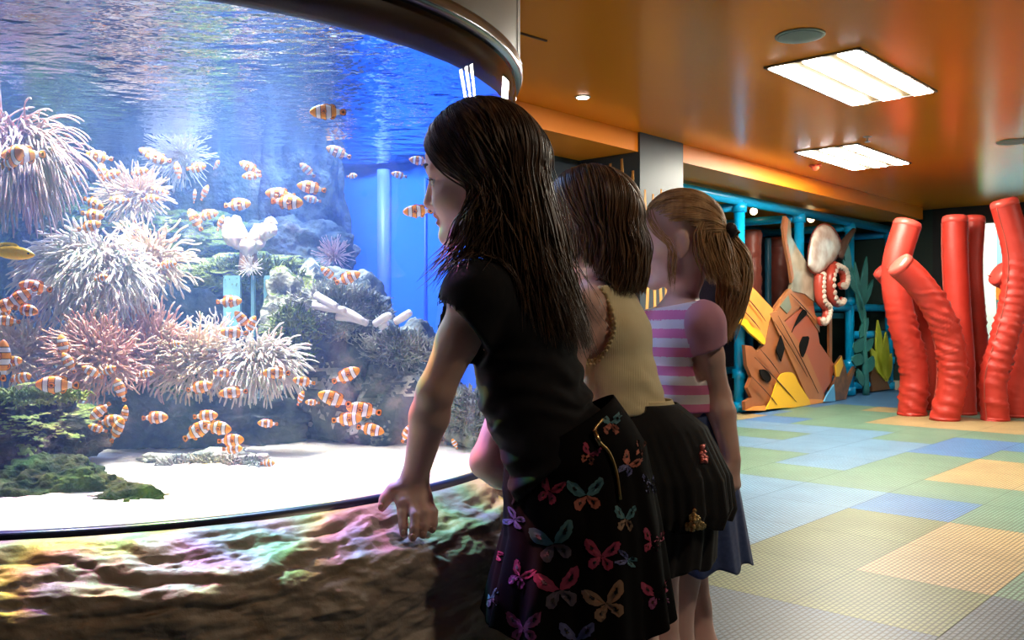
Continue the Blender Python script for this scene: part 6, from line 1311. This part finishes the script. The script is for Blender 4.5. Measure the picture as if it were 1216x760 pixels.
# ------------------------------------------------------------------ girl in the striped shirt
def build_girl3():
    F = nz((-.975, .22, -.06)); U = nz((-.03, 0, 1)); c = W(809, 284, 1.90); neck = W(808, 358, 1.90)
    chest = W(805, 410, 1.90); waist = W(804, 455, 1.90); pel = W(806, 530, 1.90); hipc = W(810, 560, 1.90); Sd = nz((.30, -.95, 0))
    elL = W(853, 470, 1.84); wrL = W(869, 545, 1.80); elR = W(770, 470, 1.99); wrR = W(735, 520, 1.93)
    hx = W(818, 690, 1.90); legs = stand(hx[0], hx[1], (-.8, .5, 0), .055, .38)
    t, T, B, L, A, shL, shR = child('person with light brown ponytail in pink and white striped shirt and blue skirt', c, F, U, .86, neck, chest, waist, pel, hipc, Sd, .092,
        (elL, wrL), (elR, wrR), legs, skin1, .004, ((.05, -.15, -1), (.75, -.6, 0), (-.6, -.7, 0), 1.5), ((-.9, 0, -.3), (0, 0, 1), (0, -1, 0), .4), base=hx)
    Ts = Blob(); Ts.p = list(T.p); Ts.chain([shL, shL*.60+elL*.40], [.029, .0315], .02); Ts.chain([shR, shR*.6+elR*.4], [.034, .036], .02)
    sn = nz(elL-shL+np.array([.02, 0, 0])); sc0 = shL*.66+elL*.34; z0 = W(0, 486, 1.90)[2]
    def post(D, ax):
        X, Y_, Z = np.meshgrid(*ax, indexing='ij', sparse=True); D = np.maximum(D, z0-Z+0*X+0*Y_); D = np.maximum(D, (Z-neck[2]+.004)+(-.2)*(X-neck[0])+0*Y_)
        ps = (X-sc0[0])*sn[0]+(Y_-sc0[1])*sn[1]+(Z-sc0[2])*sn[2]; ba = elL-shL; G = np.stack(np.broadcast_arrays(X-shL[0], Y_-shL[1], Z-shL[2]), -1); tt = np.clip((G@ba)/(ba@ba), 0, 1); dist = np.linalg.norm(G-tt[..., None]*ba, axis=-1); return np.maximum(D, np.minimum(np.minimum(ps, .0455-dist), .055-ps))
    V, Q = Ts.mesh(.0038, .0105, post, 3); V = fold(V, np.array([waist[0], waist[1], 0]), .0022, 6, waist[2]-.03, chest[2]+.02)
    mid = V[Q].mean(1); pk = mat('pink_shirt_stripe', (0.85, 0.24, 0.52), .8, sheen=.2); wh = mat('white_shirt_stripe', (0.92, 0.88, 0.95), .8, sheen=.2); slm = mat('pale_pink_sleeve', (0.74, 0.38, 0.56), .8, sheen=.2)
    per = 21.2/FPX*1.9; ph = (mid[:, 2]-W(0, 486, 1.9)[2])/per; st = ((ph-np.floor(ph)) < .52).astype(int)
    arm_ = ((mid-neck)@Sd) > .100; mi = np.where(arm_, 2, np.where(st == 1, 0, 1)); fast_obj('striped_shirt', V, Q, [pk, wh, slm], t, mi)
    den = vary(mat('blue_chambray', (0.045, 0.085, 0.24), .85, sheen=.2), (0.065, 0.11, 0.30), 120)
    skirt_mesh('skirt', t, [(0, W(805, 476, 1.90), .086, .078), (.1, W(807, 492, 1.90), .094, .086), (.6, W(814, 590, 1.90), .112, .105), (1, W(817, 664, 1.90), .126, .12)], den, 9, .06, 23, .015, seed=3)
    H = Hair(c, A, .86, 9); hm = hair_mat('light_brown_hair', (0.34, 0.19, 0.085), (0.62, 0.38, 0.18), .45)
    hx_ = [-1, -.55, -.34, -.22, -.05, .12, .30, .50, .68, .80, 1]; hz_ = [-.75, -.55, -.30, .06, .20, .14, .22, .40, .56, .62, .70]       # the hairline, low behind the ear
    hline = lambda x: np.interp(x, hx_, hz_)
    H.cap(lambda d: d[2] < hline(d[0]), 1.0)
    rg = H.rg; tie = L(-.118, .004, .012); n = 1500                          # strands pulled back to the tie
    root = rg.normal(size=(n*6, 3)); root /= np.linalg.norm(root, axis=1)[:, None]; root = root[(root[:, 2] > hline(root[:, 0])+.01)&(root[:, 0] > -.75)][:n]; n = len(root); az = np.arctan2(root[:, 1], root[:, 2]+.2)
    d1 = np.tile(nz(((tie-c)/.86-A.T@np.array([-.002, 0, .018]))@A.T/np.array([.099, .083, .096])), (n, 1)); tt = np.linspace(0, 1, 16); d = slerp_path(root, d1+rg.normal(0, .05, (n, 3)), tt)
    P = H.loc(d*(1+.035*rg.uniform(0, 1, n)[:, None]+.015*np.sin(np.round(az*9)*2.1)[:, None]+.045*np.sin(tt*np.pi)[None, :])[..., None], np.array([.100, .083, .097])); H.put(P, .0017)
    # ponytail
    n = 900; tt = np.linspace(0, 1, 24); cl = np.round(rg.uniform(0, 9, n))
    ctl = catmull(np.array([tie, W(858, 282, 1.93), W(871, 312, 1.92), W(870, 352, 1.90), W(861, 400, 1.88)]), 6)[:24]; ctl = catmull(ctl, 1) if len(ctl) < 24 else ctl
    wid = np.interp(tt, [0, .15, .45, .8, 1], [.010, .026, .036, .030, .012]); an = rg.uniform(0, 6.28, n); rr_ = np.sqrt(rg.uniform(0, 1, n)); off = np.stack([np.cos(an)*rr_, np.sin(an)*rr_, 0*an], -1)
    P = ctl[None, :, :]+off[:, None, :]*wid[None, :, None]+.006*np.stack([np.sin(cl[:, None]+tt*9), np.cos(cl[:, None]*2+tt*8), 0*cl[:, None]+0*tt], -1)+np.array([0, 0, 1])*(rg.normal(0, .012, n)[:, None]*tt)[..., None]; H.put(P, .0017)
    body = Blob(); body.p = list(T.p); body.cone(L(-.026, 0, -.055), neck, .034, .034, .02)
    H.strands(500, lambda a: 120+50*a, lambda a: 112+66*a, lambda rg, n: np.where(rg.uniform(0, 1, n) < .65, 1.0, -1.0), lambda a, sd: .10+.03*a, lambda ph, sd: np.stack([.30+0*sd, -.05*sd, 0*sd], -1), vol=.07, body=body, r0=.0016, wave=.007, low=-.1)
    H.strands(26, lambda a: 35+20*a, lambda a: 66+12*a, lambda rg, n: np.ones(n), lambda a, sd: .10+0*a, lambda ph, sd: np.stack([-.05+0*sd, -.03*sd, 0*sd], -1), vol=.05, body=body, r0=.0008, wave=.006, low=-.3)
    o = H.build(t, hm); V, F_ = ico(3); obj('hair_tie', V*[.014, .016, .016]+tie, F_, mat('dark_hair_tie', (.03, .02, .03), .6), o)
build_girl3()

# ------------------------------------------------------------------ child mostly hidden behind the others
def build_girl4():
    F = nz((-.62, -.72, -.18)); U = nz((-.25, -.1, 1)); c = W(694, 306, 2.16); neck = c+np.array([.055, .03, -.125])
    chest = neck+np.array([.03, .02, -.12]); waist = chest+np.array([.03, .02, -.12]); pel = waist+np.array([.01, .01, -.12]); hipc = pel-np.array([0, 0, .06]); Sd = nz((.8, -.6, 0))
    legs = stand(hipc[0], hipc[1], (-.9, -.3, 0), .05, .38)
    t, T, B, L, A, shL, shR = child('person peeking out between the girls in black and cream, only part of the face showing', c, F, U, .84, neck, chest, waist, pel, hipc, Sd, .09,
        (chest+np.array([.04, -.16, -.05]), chest+np.array([-.10, -.17, -.16])), (chest+np.array([-.06, .13, -.08]), chest+np.array([-.19, .05, -.14])), legs, skin1, .0045,
        ((-.9, 0, -.3), (0, 0, 1), (0, 1, 0), .4), ((-.9, -.2, -.3), (0, 0, 1), (0, -1, 0), .4), base=hipc)
    Ts = Blob(); Ts.p = list(T.p); V, Q = Ts.mesh(.005, .008, planes([(neck-[0, 0, .005], (0, 0, 1)), (hipc-[0, 0, .02], (0, 0, -1))]), 2); fast_obj('shirt', V, Q, mat('grey_blue_shirt', (.10, .12, .18), .8), t)
    skirt_mesh('skirt', t, [(0, pel, .10, .09), (1, hipc-np.array([0, 0, .18]), .12, .11)], mat('dark_blue_cloth', (.02, .03, .07), .8), 8, .04, seed=4)
    H = Hair(c, A, .84, 12); H.cap(lambda d: d[0] > .35 and d[2] < .5 and (d[0] > .5 or d[2] < -.3))
    body = Blob(); body.p = list(T.p)
    H.strands(900, lambda a: 55+110*a, lambda a: 85+95*a, lambda rg, n: np.where(rg.uniform(0, 1, n) < .5, 1.0, -1.0), lambda a, sd: .08+.02*a, lambda ph, sd: np.stack([.05+0*sd, 0*sd, 0*sd], -1), vol=.06, body=body, r0=.002, wave=.003)
    H.build(t, hair_mat('dark_blonde_hair', (.10, .06, .03), (.2, .12, .06)))
build_girl4()
